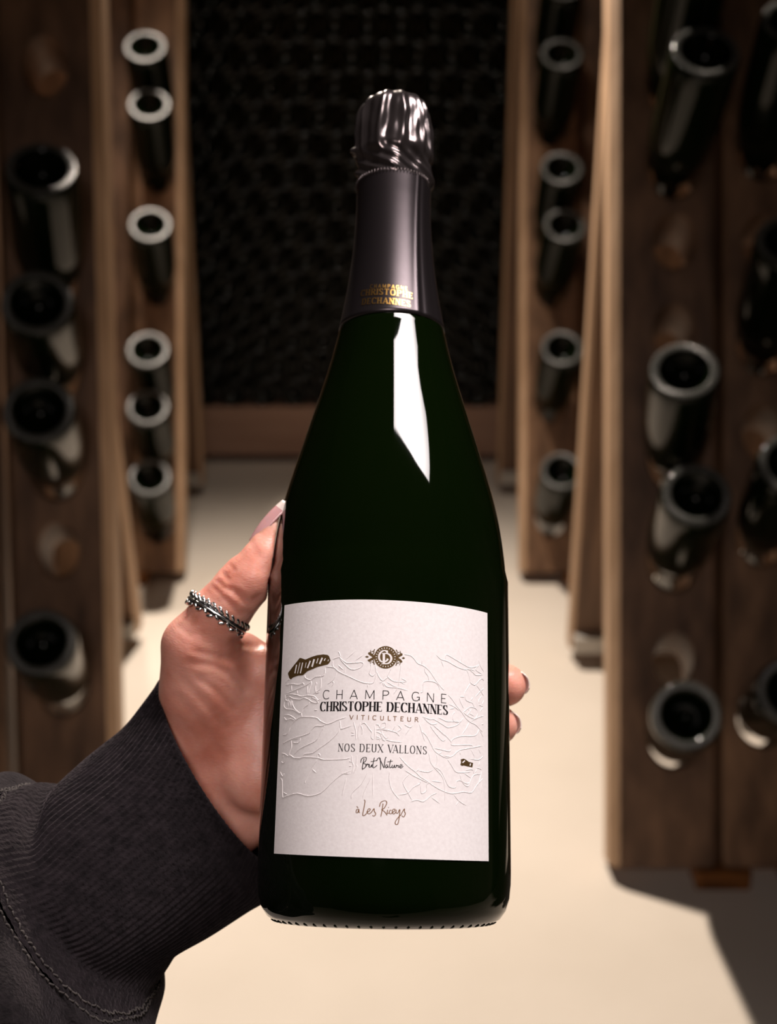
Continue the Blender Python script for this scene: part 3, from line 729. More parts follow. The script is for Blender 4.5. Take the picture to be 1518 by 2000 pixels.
# blind-embossed map of vineyard plots
EMB_A = [[(760,330),(855,300),(870,320),(945,375),(985,382),(1100,375),(1150,370),(1175,395),(1140,440),(1105,455),(1060,470),(1000,460),(930,400),(860,320)],[(840,220),(860,260),(870,300)],[(940,335),(1080,210)],[(1050,360),(1200,255)],
 [(660,425),(780,440),(850,500),(1000,570),(1140,635),(1240,655),(1310,645),(1340,560),(1345,480),(1330,400)],[(770,350),(765,400),(780,440)],[(830,400),(915,480)],[(915,520),(945,430)],[(825,500),(780,600),(690,670)],[(760,625),(780,650),(750,700)],
 [(395,540),(400,580),(470,610),(540,565),(650,545),(665,430)],[(130,650),(170,605),(200,600)],[(130,680),(220,660),(310,672),(370,650),(380,680)],[(130,800),(250,750),(430,670),(470,630)],[(215,670),(215,760)],[(290,740),(295,800)],[(430,675),(430,820)],
 [(470,610),(480,660),(460,720),(440,800)],[(545,640),(550,660),(535,700),(545,780),(595,770)],[(610,560),(608,690),(590,740),(540,770),(505,800)],[(130,820),(190,800),(290,810),(350,830),(430,815),(520,830),(570,880),(600,860)],
 [(120,870),(180,830),(240,860),(330,870),(380,850),(440,870),(500,910),(570,915),(540,870),(470,840)],[(130,800),(140,880),(190,900),(200,985)],[(170,850),(170,980)],[(210,860),(210,980)],[(225,880),(230,940),(270,1010),(340,1055),(370,1000),(400,965),(440,940),(460,900)],
 [(120,900),(115,960),(150,1000),(240,1010),(320,1060),(345,1050),(350,1105)],[(515,1010),(565,1015)],[(105,1090),(180,1080),(250,1120),(280,1140),(350,1105),(540,1115),(600,1160),(690,1200),(760,1180),(850,1140),(950,1110)],[(110,1100),(150,1150),(200,1130),(270,1160)],
 [(100,1290),(160,1180),(200,1140)],[(280,1140),(210,1220),(180,1300),(150,1340),(95,1350)],[(1270,380),(1280,440),(1255,520),(1300,555),(1340,520)],[(1345,480),(1380,560),(1430,620),(1480,590),(1518,560)],[(1430,630),(1390,650)],[(1430,640),(1450,690)],[(1235,660),(1230,710)]]
EMB_B = [[(330,260),(420,280),(470,320),(520,385),(600,420),(680,490),(760,610),(820,690),(880,755)],[(580,330),(575,400)],[(610,440),(620,500),(660,560),(670,620)],[(555,780),(590,760),(600,640),(680,625),(760,645),(800,690),(815,750)],
 [(760,260),(830,330),(920,360),(1040,430),(1150,470),(1200,465),(1260,510),(1300,545),(1405,540)],[(830,335),(870,445)],[(890,330),(905,270),(1000,320),(1100,380),(1210,440),(1280,435),(1350,400)],[(1105,260),(1105,370)],[(1330,330),(1360,420),(1405,500)],[(1350,400),(1295,470),(1400,540)],[(1200,455),(1290,490)],
 [(1170,470),(1200,530),(1220,620),(1230,650),(1270,675),(1300,665),(1370,590),(1405,620)],[(1230,650),(1180,730),(1150,790),(1160,870),(1200,900),(1250,920),(1280,980)],[(1300,670),(1350,740),(1405,830)],[(1405,720),(1350,770),(1290,840)],[(1075,830),(1150,840)],[(1075,840),(1090,900),(1140,1000)],
 [(1260,840),(1230,890)],[(1380,820),(1340,880),(1340,930)],[(1405,880),(1380,950)],[(1330,940),(1400,970)],[(1400,970),(1350,1040)],[(920,800),(980,870),(1050,970),(1120,1060),(1160,1120),(1220,1175),(1290,1210),(1350,1270),(1385,1310)],[(930,930),(1010,970),(1080,1025)],[(940,1000),(1020,990)],
 [(1130,1040),(1170,1080),(1240,1120),(1290,1130),(1320,1080),(1320,1030),(1290,990),(1220,975),(1160,1020),(1130,1045)],[(1200,1050),(1280,1100)],[(1190,980),(1210,1040),(1180,1090)],[(1240,1000),(1215,1050)],[(1220,1170),(1340,1110),(1405,1090)],[(1130,1120),(1080,1180),(1000,1160),(990,1080),(1020,1040)],
 [(790,1110),(870,1150),(930,1170),(1080,1170),(1040,1220),(930,1250),(870,1220),(740,1140),(690,1140),(630,1120),(580,1100)],[(600,1110),(650,1170),(720,1210),(790,1190)],[(720,1210),(800,1280),(890,1370)],[(1210,1180),(1170,1260),(1110,1350)],[(250,1210),(300,1265),(240,1310)],[(330,1200),(420,1250),(460,1210)],[(420,1250),(350,1360)],
 [(40,1270),(110,1280),(180,1300),(240,1320),(280,1370)],[(180,1300),(230,1210)],[(300,400),(290,480),(275,600),(260,700)],[(180,430),(130,530),(125,570),(210,630),(370,630),(290,580)],[(60,620),(120,570)],[(60,630),(110,700),(250,715),(400,755)],[(100,630),(200,690),(250,715),(190,810)],[(0,570),(60,630)],[(270,620),(350,670)],[(60,640),(70,700)]]
EMB_C = [[(95,500),(150,470),(250,425),(340,400),(450,360),(480,320),(540,260),(620,262),(690,235),(800,205)],[(670,240),(620,330),(590,390),(540,460),(400,530),(310,580),(250,650)],[(860,180),(870,270),(890,300),(1040,250)],[(860,290),(830,360),(720,470),(590,560),(500,625),(390,640),(350,690)],
 [(210,440),(215,540),(190,620),(180,660)],[(220,485),(310,485),(340,420)],[(225,440),(330,425)],[(80,630),(130,640),(170,670),(200,655),(250,690),(330,695),(380,680),(560,690),(650,715),(900,710),(1010,690)],[(170,670),(130,740),(100,760),(80,740)],[(90,690),(110,660)],[(555,680),(565,640),(590,640),(595,670)],
 [(570,700),(490,820),(430,940),(400,1000),(395,1030)],[(490,840),(550,900)],[(60,870),(95,940),(120,900)],[(60,960),(90,1000),(95,1210),(140,1210),(290,1170),(440,1205),(580,1175),(660,1120),(760,1020),(880,920),(1020,860)],[(100,1150),(160,1190)],[(875,900),(1010,905)],[(950,960),(920,1080),(890,1210)],
 [(1240,870),(1150,1040),(1030,1160),(1015,1250)],[(1300,860),(1300,1250)],[(1290,930),(1200,1120),(1160,1250)],[(1040,190),(1075,330),(1075,460)],[(1140,210),(1110,310),(1105,460)],[(1005,390),(1065,380)],[(1010,350),(1060,355)],[(1140,250),(1190,220),(1260,310),(1290,350),(1280,410),(1310,450)],[(1140,240),(1165,320),(1155,380)],
 [(1020,650),(1025,740),(1045,800),(1020,910)],[(1090,650),(1080,780),(1085,810),(1040,910)],[(980,735),(1020,745)],[(980,800),(1020,800)],[(1325,230),(1330,450)],[(1340,240),(1380,250),(1400,290),(1420,230),(1470,220),(1470,280),(1400,300)],[(1335,310),(1430,310),(1518,330)],[(1410,300),(1430,370),(1480,430),(1518,390)],
 [(1340,340),(1400,360),(1420,420),(1450,470)],[(1340,400),(1390,420),(1390,470)],[(1340,440),(1430,430)],[(1360,380),(1360,460)]]
EMB_D = [[(540,230),(570,330),(620,480)],[(570,330),(640,400),(700,510),(740,590),(800,640),(900,690),(990,665),(1080,590),(1230,560),(1405,525)],[(690,260),(720,310),(845,460),(900,435)],[(710,240),(890,390),(965,475),(975,520),(1100,520),(1240,520),(1250,550)],[(965,480),(1000,435),(1110,400),(1250,400),(1310,375),(1345,300)],
 [(740,560),(830,580),(940,605),(970,575)],[(800,640),(850,610)],[(840,660),(990,680)],[(275,670),(330,740),(410,820),(490,880),(560,950),(640,1000),(720,1060),(840,1130),(980,1175),(1130,1150),(1240,1160),(1310,1060),(1405,960)],[(340,850),(460,930),(560,980),(680,1040)],[(150,860),(140,980),(180,1130),(290,1270)],
 [(410,910),(350,970),(325,1040),(390,1160),(450,1270)],[(250,1190),(380,1170),(460,1090),(550,1040),(555,1000)],[(420,1285),(510,1260),(600,1280),(700,1200),(790,1160)],[(690,1210),(830,1320)],[(560,1040),(570,1170),(640,1130),(640,1050),(690,1020)],[(690,1000),(860,1025)],[(520,860),(650,885),(730,850)],[(500,880),(540,840)],
 [(665,600),(690,740),(740,820),(850,950),(880,1100),(880,1300)],[(740,810),(830,870),(890,990),(940,1080),(1025,1090),(1040,1010),(1100,1000),(1150,1060),(1200,1070),(1240,970),(1280,920),(1370,910)],[(910,700),(970,790),(1030,880),(1130,890),(1240,880)],[(1080,900),(1110,1000),(1180,1040),(1220,1020)],[(1130,890),(1240,970)],[(1140,860),(1250,850),(1270,910)],
 [(1000,1180),(1070,1270),(1180,1340)],[(1070,1270),(1030,1340)],[(1300,820),(1370,850),(1365,930),(1330,1040)],[(1290,900),(1310,840)],[(1370,960),(1370,1170)],[(1210,700),(1330,720),(1405,660)],[(1350,740),(1340,800)],[(1090,650),(1080,600)],[(1230,570),(1280,680)],[(1330,560),(1360,640)],[(1370,240),(1405,240)],[(1340,300),(1400,420)],
 [(80,440),(180,470),(320,480)],[(20,370),(60,440),(90,470)],[(0,350),(50,380),(60,470)],[(770,640),(780,720),(760,800)]]
V = []; f = []; n = 0
for ls, ox, oy in ((EMB_A, 540, 1240), (EMB_B, 740, 1240), (EMB_C, 540, 1380), (EMB_D, 740, 1380)):
    for l in px_lines(ls, ox, oy, 6.9):
        p = np.array(l)
        if len(p) > 2: p = catmull(p, 3)
        else: p = np.linspace(p[0], p[1], 4)
        m = len(p); t = np.gradient(p, axis=0); t /= np.linalg.norm(t, axis=1)[:, None]+1e-9; nr = np.stack([-t[:, 1], t[:, 0]], 1)
        for k, (o_, h) in enumerate(((0.85, -0.00001), (0.22, 0.00013), (-0.22, 0.00013), (-0.85, -0.00001))):
            for i in range(m):
                a, s_ = pick(*(p[i]+nr[i]*o_)); V.append(on_bottle(a, s_, OFF+(h if 0 < i < m-1 else -0.00001)))
        for k in range(3):
            for i in range(m-1): f.append((n+k*m+i, n+k*m+i+1, n+(k+1)*m+i+1, n+(k+1)*m+i))
        n += 4*m
mesh_obj('embossed_lines', camw(np.array(V)), f, M_paper, LABEL, False)

# gold print on the capsule
CO = 0.00055
for (txt, pl, prr, cp, sty) in (('CHAMPAGNE', (724, 564.5), (795, 569), 7.5, dict(K=0.17, T=0.15, spacing=0.35, xs=1.1)),
                                ('CHRISTOPHE', (706, 580), (805, 585), 11.8, dict(K=0.20, T=0.10, spacing=0.20, xs=1.05, serif=0.06)),
                                ('DECHANNES', (708, 596.5), (801, 601), 11.8, dict(K=0.20, T=0.10, spacing=0.20, xs=1.05, serif=0.06))):
    text_line(txt, 'lettering', M_goldcap, CAPS, pl, prr, cp, CO, style=1, **sty)

# ------------------------------------------------------------------ the hand
def seg_sdf(P, a, b, r1, r2):
    ba = b-a; L2 = float(ba@ba)+1e-12
    t = np.clip(((P-a)@ba)/L2, 0, 1)
    return np.linalg.norm(P-a-t[..., None]*ba, axis=-1)-(r1+(r2-r1)*t)
def smin(a, b, k):
    h = np.clip(0.5+0.5*(b-a)/k, 0, 1); return b*(1-h)+a*h-k*h*(1-h)
def chain_sdf(P, pts, k=0.004):
    d = None
    for (a, ra), (b_, rb) in zip(pts[:-1], pts[1:]):
        q = seg_sdf(P, np.asarray(a), np.asarray(b_), ra, rb); d = q if d is None else smin(d, q, k)
    return d
def cyl(phi, y, off): return on_bottle(math.radians(phi), s_of_y(y), off)
THUMB = [(C(549, 1004, .4750), .0032), (C(537, 1038, .4740), .0046), (C(520, 1080, .4725), .0066), (C(492, 1124, .4720), .0080), (C(462, 1158, .473), .0090), (C(430, 1198, .475), .0102), (C(388, 1258, .479), .0120), (C(392, 1350, .488), .0146), (C(418, 1450, .501), .0150)]
FING = [[(cyl(-128, 1318, .012), .0125), (cyl(-158, 1290, .0115), .0110), (cyl(172, 1292, .0105), .0094), (cyl(147, 1304, .0092), .0084), (cyl(120, 1318, .0082), .0082)],
        [(cyl(-128, 1380, .013), .0125), (cyl(-156, 1372, .0120), .0112), (cyl(173, 1376, .0110), .0096), (cyl(150, 1388, .0094), .0086), (cyl(125, 1398, .0080), .0077)],
        [(cyl(-126, 1445, .014), .0120), (cyl(-152, 1452, .0120), .0108), (cyl(180, 1462, .0105), .0092), (cyl(160, 1478, .0092), .0084), (cyl(142, 1488, .0078), .0072)],
        [(cyl(-124, 1510, .014), .0115), (cyl(-148, 1530, .0115), .0098), (cyl(190, 1542, .0095), .0080), (cyl(172, 1550, .0082), .0072), (cyl(156, 1555, .0072), .0062)]]
PALM = [[(C(425, 1300, .486), .0105), (C(470, 1284, .497), .0090), (cyl(-118, 1296, .0105), .0100)],          # web to the index finger
        [(C(400, 1310, .486), .0130), (C(448, 1390, .498), .0165), (C(468, 1490, .508), .0150)],
        [(C(425, 1460, .508), .0155), (C(500, 1390, .515), .0140), (cyl(-128, 1330, .013), .0120)],
        [(C(440, 1475, .510), .0155), (C(520, 1440, .520), .0150), (cyl(-126, 1400, .014), .0130)],
        [(C(460, 1510, .512), .0155), (C(540, 1490, .522), .0150), (cyl(-126, 1455, .014), .0130)],
        [(C(480, 1545, .512), .0155), (C(545, 1545, .520), .0150), (cyl(-124, 1515, .014), .0120)],
        [(C(392, 1420, .501), .0155), (C(290, 1500, .492), .0160)], [(C(440, 1490, .507), .0165), (C(330, 1580, .497), .0175)], [(C(490, 1560, .510), .0160), (C(380, 1650, .500), .0165)]]
def surface_nets(D, o, h):
    nx, ny, nz = D.shape; S = D < 0
    m = np.zeros((nx-1, ny-1, nz-1), int)
    for i in (0, 1):
        for j in (0, 1):
            for k in (0, 1): m += S[i:nx-1+i, j:ny-1+j, k:nz-1+k]
    act = (m > 0) & (m < 8); idx = np.full(act.shape, -1); ids = np.argwhere(act); idx[act] = np.arange(len(ids))
    acc = np.zeros((len(ids), 3)); cnt = np.zeros(len(ids)); I = ids
    cor = [(i, j, k) for i in (0, 1) for j in (0, 1) for k in (0, 1)]
    for a in range(8):
        for b_ in range(a+1, 8):
            ca, cb = np.array(cor[a]), np.array(cor[b_])
            if np.abs(ca-cb).sum() != 1: continue
            da = D[I[:, 0]+ca[0], I[:, 1]+ca[1], I[:, 2]+ca[2]]; db = D[I[:, 0]+cb[0], I[:, 1]+cb[1], I[:, 2]+cb[2]]
            cr = (da < 0) != (db < 0); t = np.where(cr, da/(da-db+1e-20), 0)
            acc += cr[:, None]*(ca+t[:, None]*(cb-ca)); cnt += cr
    V = o+h*(I+acc/cnt[:, None]); faces = []
    for ax in range(3):
        e = [0, 0, 0]; e[ax] = 1; u, w_ = [(1, 2), (2, 0), (0, 1)][ax]
        A_ = S[:nx-e[0], :ny-e[1], :nz-e[2]]; B_ = S[e[0]:, e[1]:, e[2]:]
        E = np.argwhere(A_ != B_); E = E[(E[:, u] > 0) & (E[:, w_] > 0) & (E[:, 0] < nx-1) & (E[:, 1] < ny-1) & (E[:, 2] < nz-1)]
        du = np.eye(3, dtype=int)[u]; dw = np.eye(3, dtype=int)[w_]
        q = [idx[tuple((E-x).T)] for x in (0*du, du, du+dw, dw)]
        fl = A_[tuple(E.T)]
        quad = np.stack(q, 1); quad = np.where(fl[:, None], quad, quad[:, ::-1]); faces.append(quad)
    return V, np.concatenate(faces)
h = 0.0008
allp = np.array([p for ch in [THUMB]+FING+PALM for p, r in ch])
lo = allp.min(0)-0.028; hi = allp.max(0)+0.026
lo[0] = max(lo[0], C(235, 1500, .49)[0]); lo[1] = max(lo[1], C(400, 1690, .5)[1])
dims = np.ceil((hi-lo)/h).astype(int)
G = np.stack(np.meshgrid(*[lo[i]+h*np.arange(dims[i]) for i in range(3)], indexing='ij'), -1).astype(np.float32)
def local(ch, D, k, comb):
    p = np.array([a for a, r in ch]); rm = max(r for a, r in ch)+0.012
    a = np.maximum(((p.min(0)-rm-lo)/h).astype(int), 0); b_ = np.minimum(((p.max(0)+rm-lo)/h).astype(int)+2, dims)
    sl_ = tuple(slice(a[i], b_[i]) for i in range(3))
    D[sl_] = comb(D[sl_], chain_sdf(G[sl_], ch).astype(np.float32), k)
BIG = np.float32(0.05)
DP = np.full(tuple(dims), BIG, np.float32)
for ch in PALM: local(ch, DP, 0.009, smin)
local(THUMB, DP, 0.008, smin)
local([(C(352, 1258, .4805), .0052), (C(362, 1290, .482), .006)], DP, 0.006, smin)       # knuckle of the thumb
local([(C(448, 1126, .4735), .0026), (C(462, 1106, .4735), .0024)], DP, 0.004, smin)       # joint skin
local([(C(520, 1100, .4705), .0055), (C(500, 1130, .4695), .0060)], DP, 0.006, smin)       # ball of the thumb
D = DP.copy()
for ch in FING:
    T = DP.copy(); local(ch, T, 0.006, smin); np.minimum(D, T, out=D)
# flesh flattens against the glass
rel = G-P0.astype(np.float32); sv = rel@A.astype(np.float32); rad = np.linalg.norm(rel-sv[..., None]*A.astype(np.float32), axis=-1)
ss = np.linspace(-0.02, 0.4, 400); rr = np.array([smooth_prof(max(x, 0.02)) for x in ss])
D = np.maximum(D, -(rad-np.interp(sv, ss, rr)-0.0004)).astype(np.float32)
D[0] = D[-1] = BIG; D[:, 0] = D[:, -1] = BIG; D[:, :, 0] = D[:, :, -1] = BIG
HV, HF = surface_nets(D, lo, h)
# smooth a little, then press the skin folds in
ed = np.concatenate([HF[:, [0, 1]], HF[:, [1, 2]], HF[:, [2, 3]], HF[:, [3, 0]]])
def relax(V, n):
    for _ in range(n):
        s_ = np.zeros_like(V); c_ = np.zeros(len(V))
        for a, b_ in ((0, 1), (1, 0)):
            np.add.at(s_, ed[:, a], V[ed[:, b_]]); np.add.at(c_, ed[:, a], 1)
        V = V+0.5*(s_/c_[:, None]-V)
    return V
HV = relax(HV, 2)
nrm = np.zeros_like(HV); fn = np.cross(HV[HF[:, 2]]-HV[HF[:, 0]], HV[HF[:, 3]]-HV[HF[:, 1]])
for k in range(4): np.add.at(nrm, HF[:, k], fn)
nrm /= np.linalg.norm(nrm, axis=1)[:, None]+1e-12
PX = np.stack([759+F*HV[:, 0]/HV[:, 2], 1000-F*HV[:, 1]/HV[:, 2]], 1)
def pdist(Q, line):
    d = np.full(len(Q), 1e9)
    for a, b_ in zip(line[:-1], line[1:]):
        a, b_ = np.array(a, float), np.array(b_, float); ba = b_-a
        t = np.clip(((Q-a)@ba)/(ba@ba), 0, 1); d = np.minimum(d, np.linalg.norm(Q-a-t[:, None]*ba, axis=1))
    return d
FOLDS = [([(452, 1152), (490, 1178), (505, 1166)], 7, .0009), ([(440, 1168), (468, 1196), (490, 1196)], 6, .0004), ([(425, 1136), (436, 1146), (446, 1152)], 4, .0005), ([(418, 1148), (428, 1158)], 4, .0004), ([(436, 1120), (446, 1132)], 4, .0004), ([(450, 1104), (458, 1114)], 4, .0003),
         ([(372, 1292), (420, 1300), (450, 1318), (478, 1350)], 7, .0008), ([(385, 1275), (430, 1285), (470, 1285)], 8, .0007), ([(390, 1325), (425, 1352), (455, 1385)], 7, .0005), ([(360, 1330), (400, 1372), (440, 1420)], 8, .0005), ([(345, 1360), (390, 1410), (430, 1470)], 8, .0004),
         ([(490, 1060), (508, 1090), (512, 1112)], 8, .0004), ([(505, 1262), (470, 1262), (455, 1250)], 6, .0005), ([(350, 1225), (372, 1240), (392, 1236)], 6, .0004)]
front = np.clip(-nrm[:, 2]*2+0.4, 0, 1)
disp = np.zeros(len(HV))
for line, w_, am in FOLDS:
    dd = pdist(PX, line); am = am*0.5; disp += -am*np.exp(-(dd/w_)**2)+0.45*am*np.exp(-((dd-1.9*w_)/w_)**2)
HV = HV+nrm*(disp*front)[:, None]

def skin_mat():
    m, nt, b_ = new_mat('skin'); N = nt.nodes; L = nt.links
    tc = N.new('ShaderNodeTexCoord'); n1 = N.new('ShaderNodeTexNoise'); n1.inputs['Scale'].default_value = 55; n1.inputs['Detail'].default_value = 5
    L.new(tc.outputs['Object'], n1.inputs['Vector'])
    cr = N.new('ShaderNodeValToRGB'); cr.color_ramp.elements[0].position = 0.35; cr.color_ramp.elements[1].position = 0.68
    cr.color_ramp.elements[0].color = (0.63, 0.24, 0.17, 1); cr.color_ramp.elements[1].color = (0.84, 0.43, 0.34, 1)
    L.new(n1.outputs['Fac'], cr.inputs['Fac']); L.new(cr.outputs['Color'], b_.inputs['Base Color'])
    b_.inputs['Roughness'].default_value = 0.42; b_.inputs['Specular IOR Level'].default_value = 0.45
    b_.inputs['Subsurface Weight'].default_value = 0.6; b_.inputs['Subsurface Radius'].default_value = (1.0, 0.28, 0.12); b_.inputs['Subsurface Scale'].default_value = 0.006
    mp = N.new('ShaderNodeMapping'); mp.inputs['Rotation'].default_value = (0.3, 0.7, 0.2); mp.inputs['Scale'].default_value = (1.0, 1.0, 2.6)
    L.new(tc.outputs['Object'], mp.inputs['Vector'])
    vo = N.new('ShaderNodeTexVoronoi'); vo.feature = 'DISTANCE_TO_EDGE'; vo.inputs['Scale'].default_value = 420; L.new(mp.outputs[0], vo.inputs['Vector'])
    n2 = N.new('ShaderNodeTexNoise'); n2.inputs['Scale'].default_value = 300; n2.inputs['Detail'].default_value = 3; L.new(mp.outputs[0], n2.inputs['Vector'])
    mx = N.new('ShaderNodeMath'); mx.operation = 'ADD'; L.new(vo.outputs['Distance'], mx.inputs[0]); L.new(n2.outputs['Fac'], mx.inputs[1])
    bp = N.new('ShaderNodeBump'); bp.inputs['Strength'].default_value = 0.25; bp.inputs['Distance'].default_value = 0.0004
    L.new(mx.outputs[0], bp.inputs['Height']); L.new(bp.outputs['Normal'], b_.inputs['Normal']); return m
M_skin = skin_mat()
M_nail = plain('pink_nail', (0.62, 0.33, 0.33), 0.22, 0.0, 0.5, 0.4)
M_nail.node_tree.nodes['Principled BSDF'].inputs['Subsurface Weight'].default_value = 0.3
M_nail.node_tree.nodes['Principled BSDF'].inputs['Subsurface Scale'].default_value = 0.002
M_tip = plain('nail_tip_lit_rim', (0.80, 0.68, 0.62), 0.25, 0.0, 0.5, 0.4)
PERSON = empty('person', camw(C(300, 1560, .48)), 'hand in a dark knit sleeve with a silver thumb ring, gripping the champagne bottle', 'person')
HAND = subbase(mesh_obj('hand', camw(HV), HF, M_skin, PERSON, True), PERSON)
def nail(base, tip, up, wid, name, r=None, lift=0.0, tf=0.80):
    """curved nail plate; base/tip on the plate's ridge, up = outward normal (camera coordinates)"""
    base, tip = np.asarray(base), np.asarray(tip); ax = unit(tip-base); L_ = np.linalg.norm(tip-base); up = unit(np.asarray(up)-ax*np.dot(up, ax)); sd = np.cross(ax, up)
    r = r or wid*0.56; V = []; f = []; fm = []; n1, n2 = 18, 13
    for ly in (0.0, -0.00045):
        for i in range(n1+1):
            t = i/n1; wn = wid*(0.80+0.20*math.sin(min(t, .6)/.6*math.pi/2))*(1-0.55*max(0, (t-0.80)/0.20)**2.2)
            if t < 0.12: wn *= 0.72+0.28*t/0.12
            for j in range(n2+1):
                q = (j/n2-0.5)*wn/r
                V.append(base+ax*(L_*t)+(r+ly)*(math.sin(q)*sd+math.cos(q)*up)-r*up+up*(lift-0.0011*(2*t-0.9)**2))
    W_ = n2+1; N_ = (n1+1)*W_
    for i in range(n1):
        for j in range(n2):
            f.append((i*W_+j, i*W_+j+1, (i+1)*W_+j+1, (i+1)*W_+j)); fm.append(1 if i >= n1*tf else 0)
            f.append((N_+i*W_+j, N_+(i+1)*W_+j, N_+(i+1)*W_+j+1, N_+i*W_+j+1)); fm.append(1 if i >= n1*tf else 0)
    for i in range(n1):
        for j in (0, n2): f.append((i*W_+j, (i+1)*W_+j, N_+(i+1)*W_+j, N_+i*W_+j)); fm.append(1 if i >= n1*tf else 0)
    for j in range(n2): f.append((n1*W_+j, n1*W_+j+1, N_+n1*W_+j+1, N_+n1*W_+j)); fm.append(1)
    return mesh_obj(name, camw(np.array(V)), f, M_nail, HAND, True, mats=[M_tip], fmat=fm)
nail(C(486, 1055, .4728), C(550, 974, .4738), (-0.85, 0.50, -0.30), 0.0120, 'thumb_nail', r=0.0060, lift=0.0007)
for ch, (yb, yt) in zip(FING[:2], ((1322, 1316), (1404, 1399))):
    t_, r_ = ch[-1]; d_, _ = ch[-2]; ax = unit(t_-d_); o_ = unit(t_-(P0+np.dot(t_-P0, A)*A))
    up = unit(o_+0.35*A)
    nail(t_-ax*0.005+up*(r_+0.0001), t_+ax*0.0078+up*(r_-0.0020), up, 0.0100, 'finger_nail', tf=0.45)  # white tip run far down the nail to imitate its backlit rim
for ch in FING[2:]:
    t_, r_ = ch[-1]; d_, _ = ch[-2]; ax = unit(t_-d_); up = unit(t_-(P0+np.dot(t_-P0, A)*A))
    nail(t_-ax*0.004+up*(r_+0.0002), t_+ax*0.0085+up*(r_-0.0016), up, 0.0095, 'finger_nail')

# ------------------------------------------------------------------ sleeve
def knit_mat(name, c1, c2, sc):
    m = noisy(name, c1, c2, 260, rough=0.95, bump=0.9, bdist=0.0011, bscale=sc, detail=5, spec=0.1)
    b_ = m.node_tree.nodes['Principled BSDF']; b_.inputs['Sheen Weight'].default_value = 0.10; b_.inputs['Sheen Roughness'].default_value = 0.5
    b_.inputs['Sheen Tint'].default_value = (0.6, 0.5, 0.55, 1); return m
M_knit = knit_mat('charcoal_rib_knit', (0.004, 0.003, 0.0036), (0.012, 0.009, 0.0105), 700)
M_jersey = knit_mat('charcoal_jersey', (0.005, 0.0041, 0.0045), (0.014, 0.0113, 0.0122), 900)
M_thread = noisy('grey_thread', (0.024, 0.019, 0.018), (0.052, 0.043, 0.039), 400, rough=0.9)
# rings of the sleeve: upper outline, lower outline (picture), depth of the middle, half depth, forward shift of the front
KEY = [((320, 1327), (548, 1690), .502, .033, (-16, 4)), ((285, 1372), (530, 1738), .498, .034, (-18, 8)), ((240, 1420), (492, 1768), .493, .036, (-22, 12)), ((172, 1474), (420, 1822), .485, .039, (-28, 18)), ((106, 1542), (345, 1866), .476, .041, (-34, 22)),
       ((62, 1549), (302, 1908), .470, .043, (-38, 18)), ((14, 1548), (288, 1958), .464, .046, (-36, 10))]
KEY2 = [((14, 1546), (291, 1960), .464, .0468, (-36, 10)), ((-20, 1545), (291, 1995), .459, .0485, (-30, 22)), ((-70, 1560), (282, 2060), .452, .050, (-26, 30)), ((-150, 1600), (240, 2140), .442, .052, (-24, 30)), ((-260, 1680), (150, 2260), .428, .053, (-20, 30)), ((-380, 1790), (40, 2400), .410, .054, (-20, 30))]
def loft(KEY, m, nt, fun, inner=None):
    K_ = np.array([[*u, *l, z, dz, *o] for u, l, z, dz, o in KEY]); R_ = catmull(K_, m); V = []
    rings = []
    for i, k in enumerate(R_):
        z = k[4]; U_, L_ = C(k[0], k[1], z), C(k[2], k[3], z); c_ = (U_+L_)/2; hv = (U_-L_)/2
        ofs = np.array([k[6]/F*z, -k[7]/F*z, 0.0]); row = []
        for j in range(nt):
            t = 2*math.pi*j/nt; ct, st = math.cos(t), math.sin(t)
            p = c_+ct*hv+st*(np.array([0, 0, -k[5]])+ofs)
            nd = unit(ct*unit(hv)/np.linalg.norm(hv)+st*np.array([0, 0, -1])/k[5])
            row.append(p+nd*fun(i/(len(R_)-1), t))
        rings.append(row)
    if inner:
        r0 = np.array(rings[0]); c_ = r0.mean(0); ax = unit(np.array(rings[0]).mean(0)-np.array(rings[6]).mean(0))
        for (s_, a) in inner: rings.insert(0, list(c_+(r0-c_)*s_+ax*a))
    n = len(rings); V = np.array(rings).reshape(-1, 3); f = []
    for i in range(n-1):
        for j in range(nt): f.append((i*nt+j, (i+1)*nt+j, (i+1)*nt+(j+1) % nt, i*nt+(j+1) % nt))
    return V, f, rings
NR = 104
def cuff_fun(u, t):
    rib = 0.00042*(1-abs(math.sin(NR*t/2+0.25*math.sin(5*u)))**1.4*2)
    fold = 0.0022*math.exp(-((u-0.80)/0.10)**2)*math.cos(2*t-0.5)-0.0045*math.exp(-((u-0.72)/0.07)**2-((t-0.42)/0.32)**2)+0.0028*math.exp(-((u-0.60)/0.08)**2-((t-0.55)/0.4)**2)
    wav = 0.0007*math.sin(9*u+2*t)+0.0006*math.sin(3*t-6*u)
    gather = 0.0005*math.sin(26*t)*max(0, u-0.75)/0.25
    edge = 0.0005*math.exp(-(u/0.03)**2)
    return rib*(1-0.3*u)+fold+wav+gather+edge
CV, CF, crings = loft(KEY, 16, NR*5, cuff_fun, inner=((0.985, 0.0008), (0.955, 0.0004), (0.935, -0.004), (0.93, -0.016)))
SLEEVE = None
def sleeve_fun(u, t):
    f_ = 0.0008*math.sin(11*t+3*u)*math.exp(-u*6)
    f_ += 0.0040*math.sin(3.2*t+5*u+0.6)*min(1, u*5)+0.0022*math.sin(6*t-9*u)*min(1, u*4)
    f_ += -0.0060*math.exp(-((t-1.95-0.5*u)/0.16)**2)*min(1, u*7)+0.0035*math.exp(-((t-1.62)/0.2)**2)*min(1, u*6)
    return f_
SV, SF, srings = loft(KEY2, 16, 260, sleeve_fun)
SLEEVE = subbase(mesh_obj('sweater_sleeve', camw(SV), SF, M_jersey, PERSON, True), PERSON)
CUFF = mesh_obj('ribbed_cuff', camw(CV), CF, M_knit, SLEEVE, True)
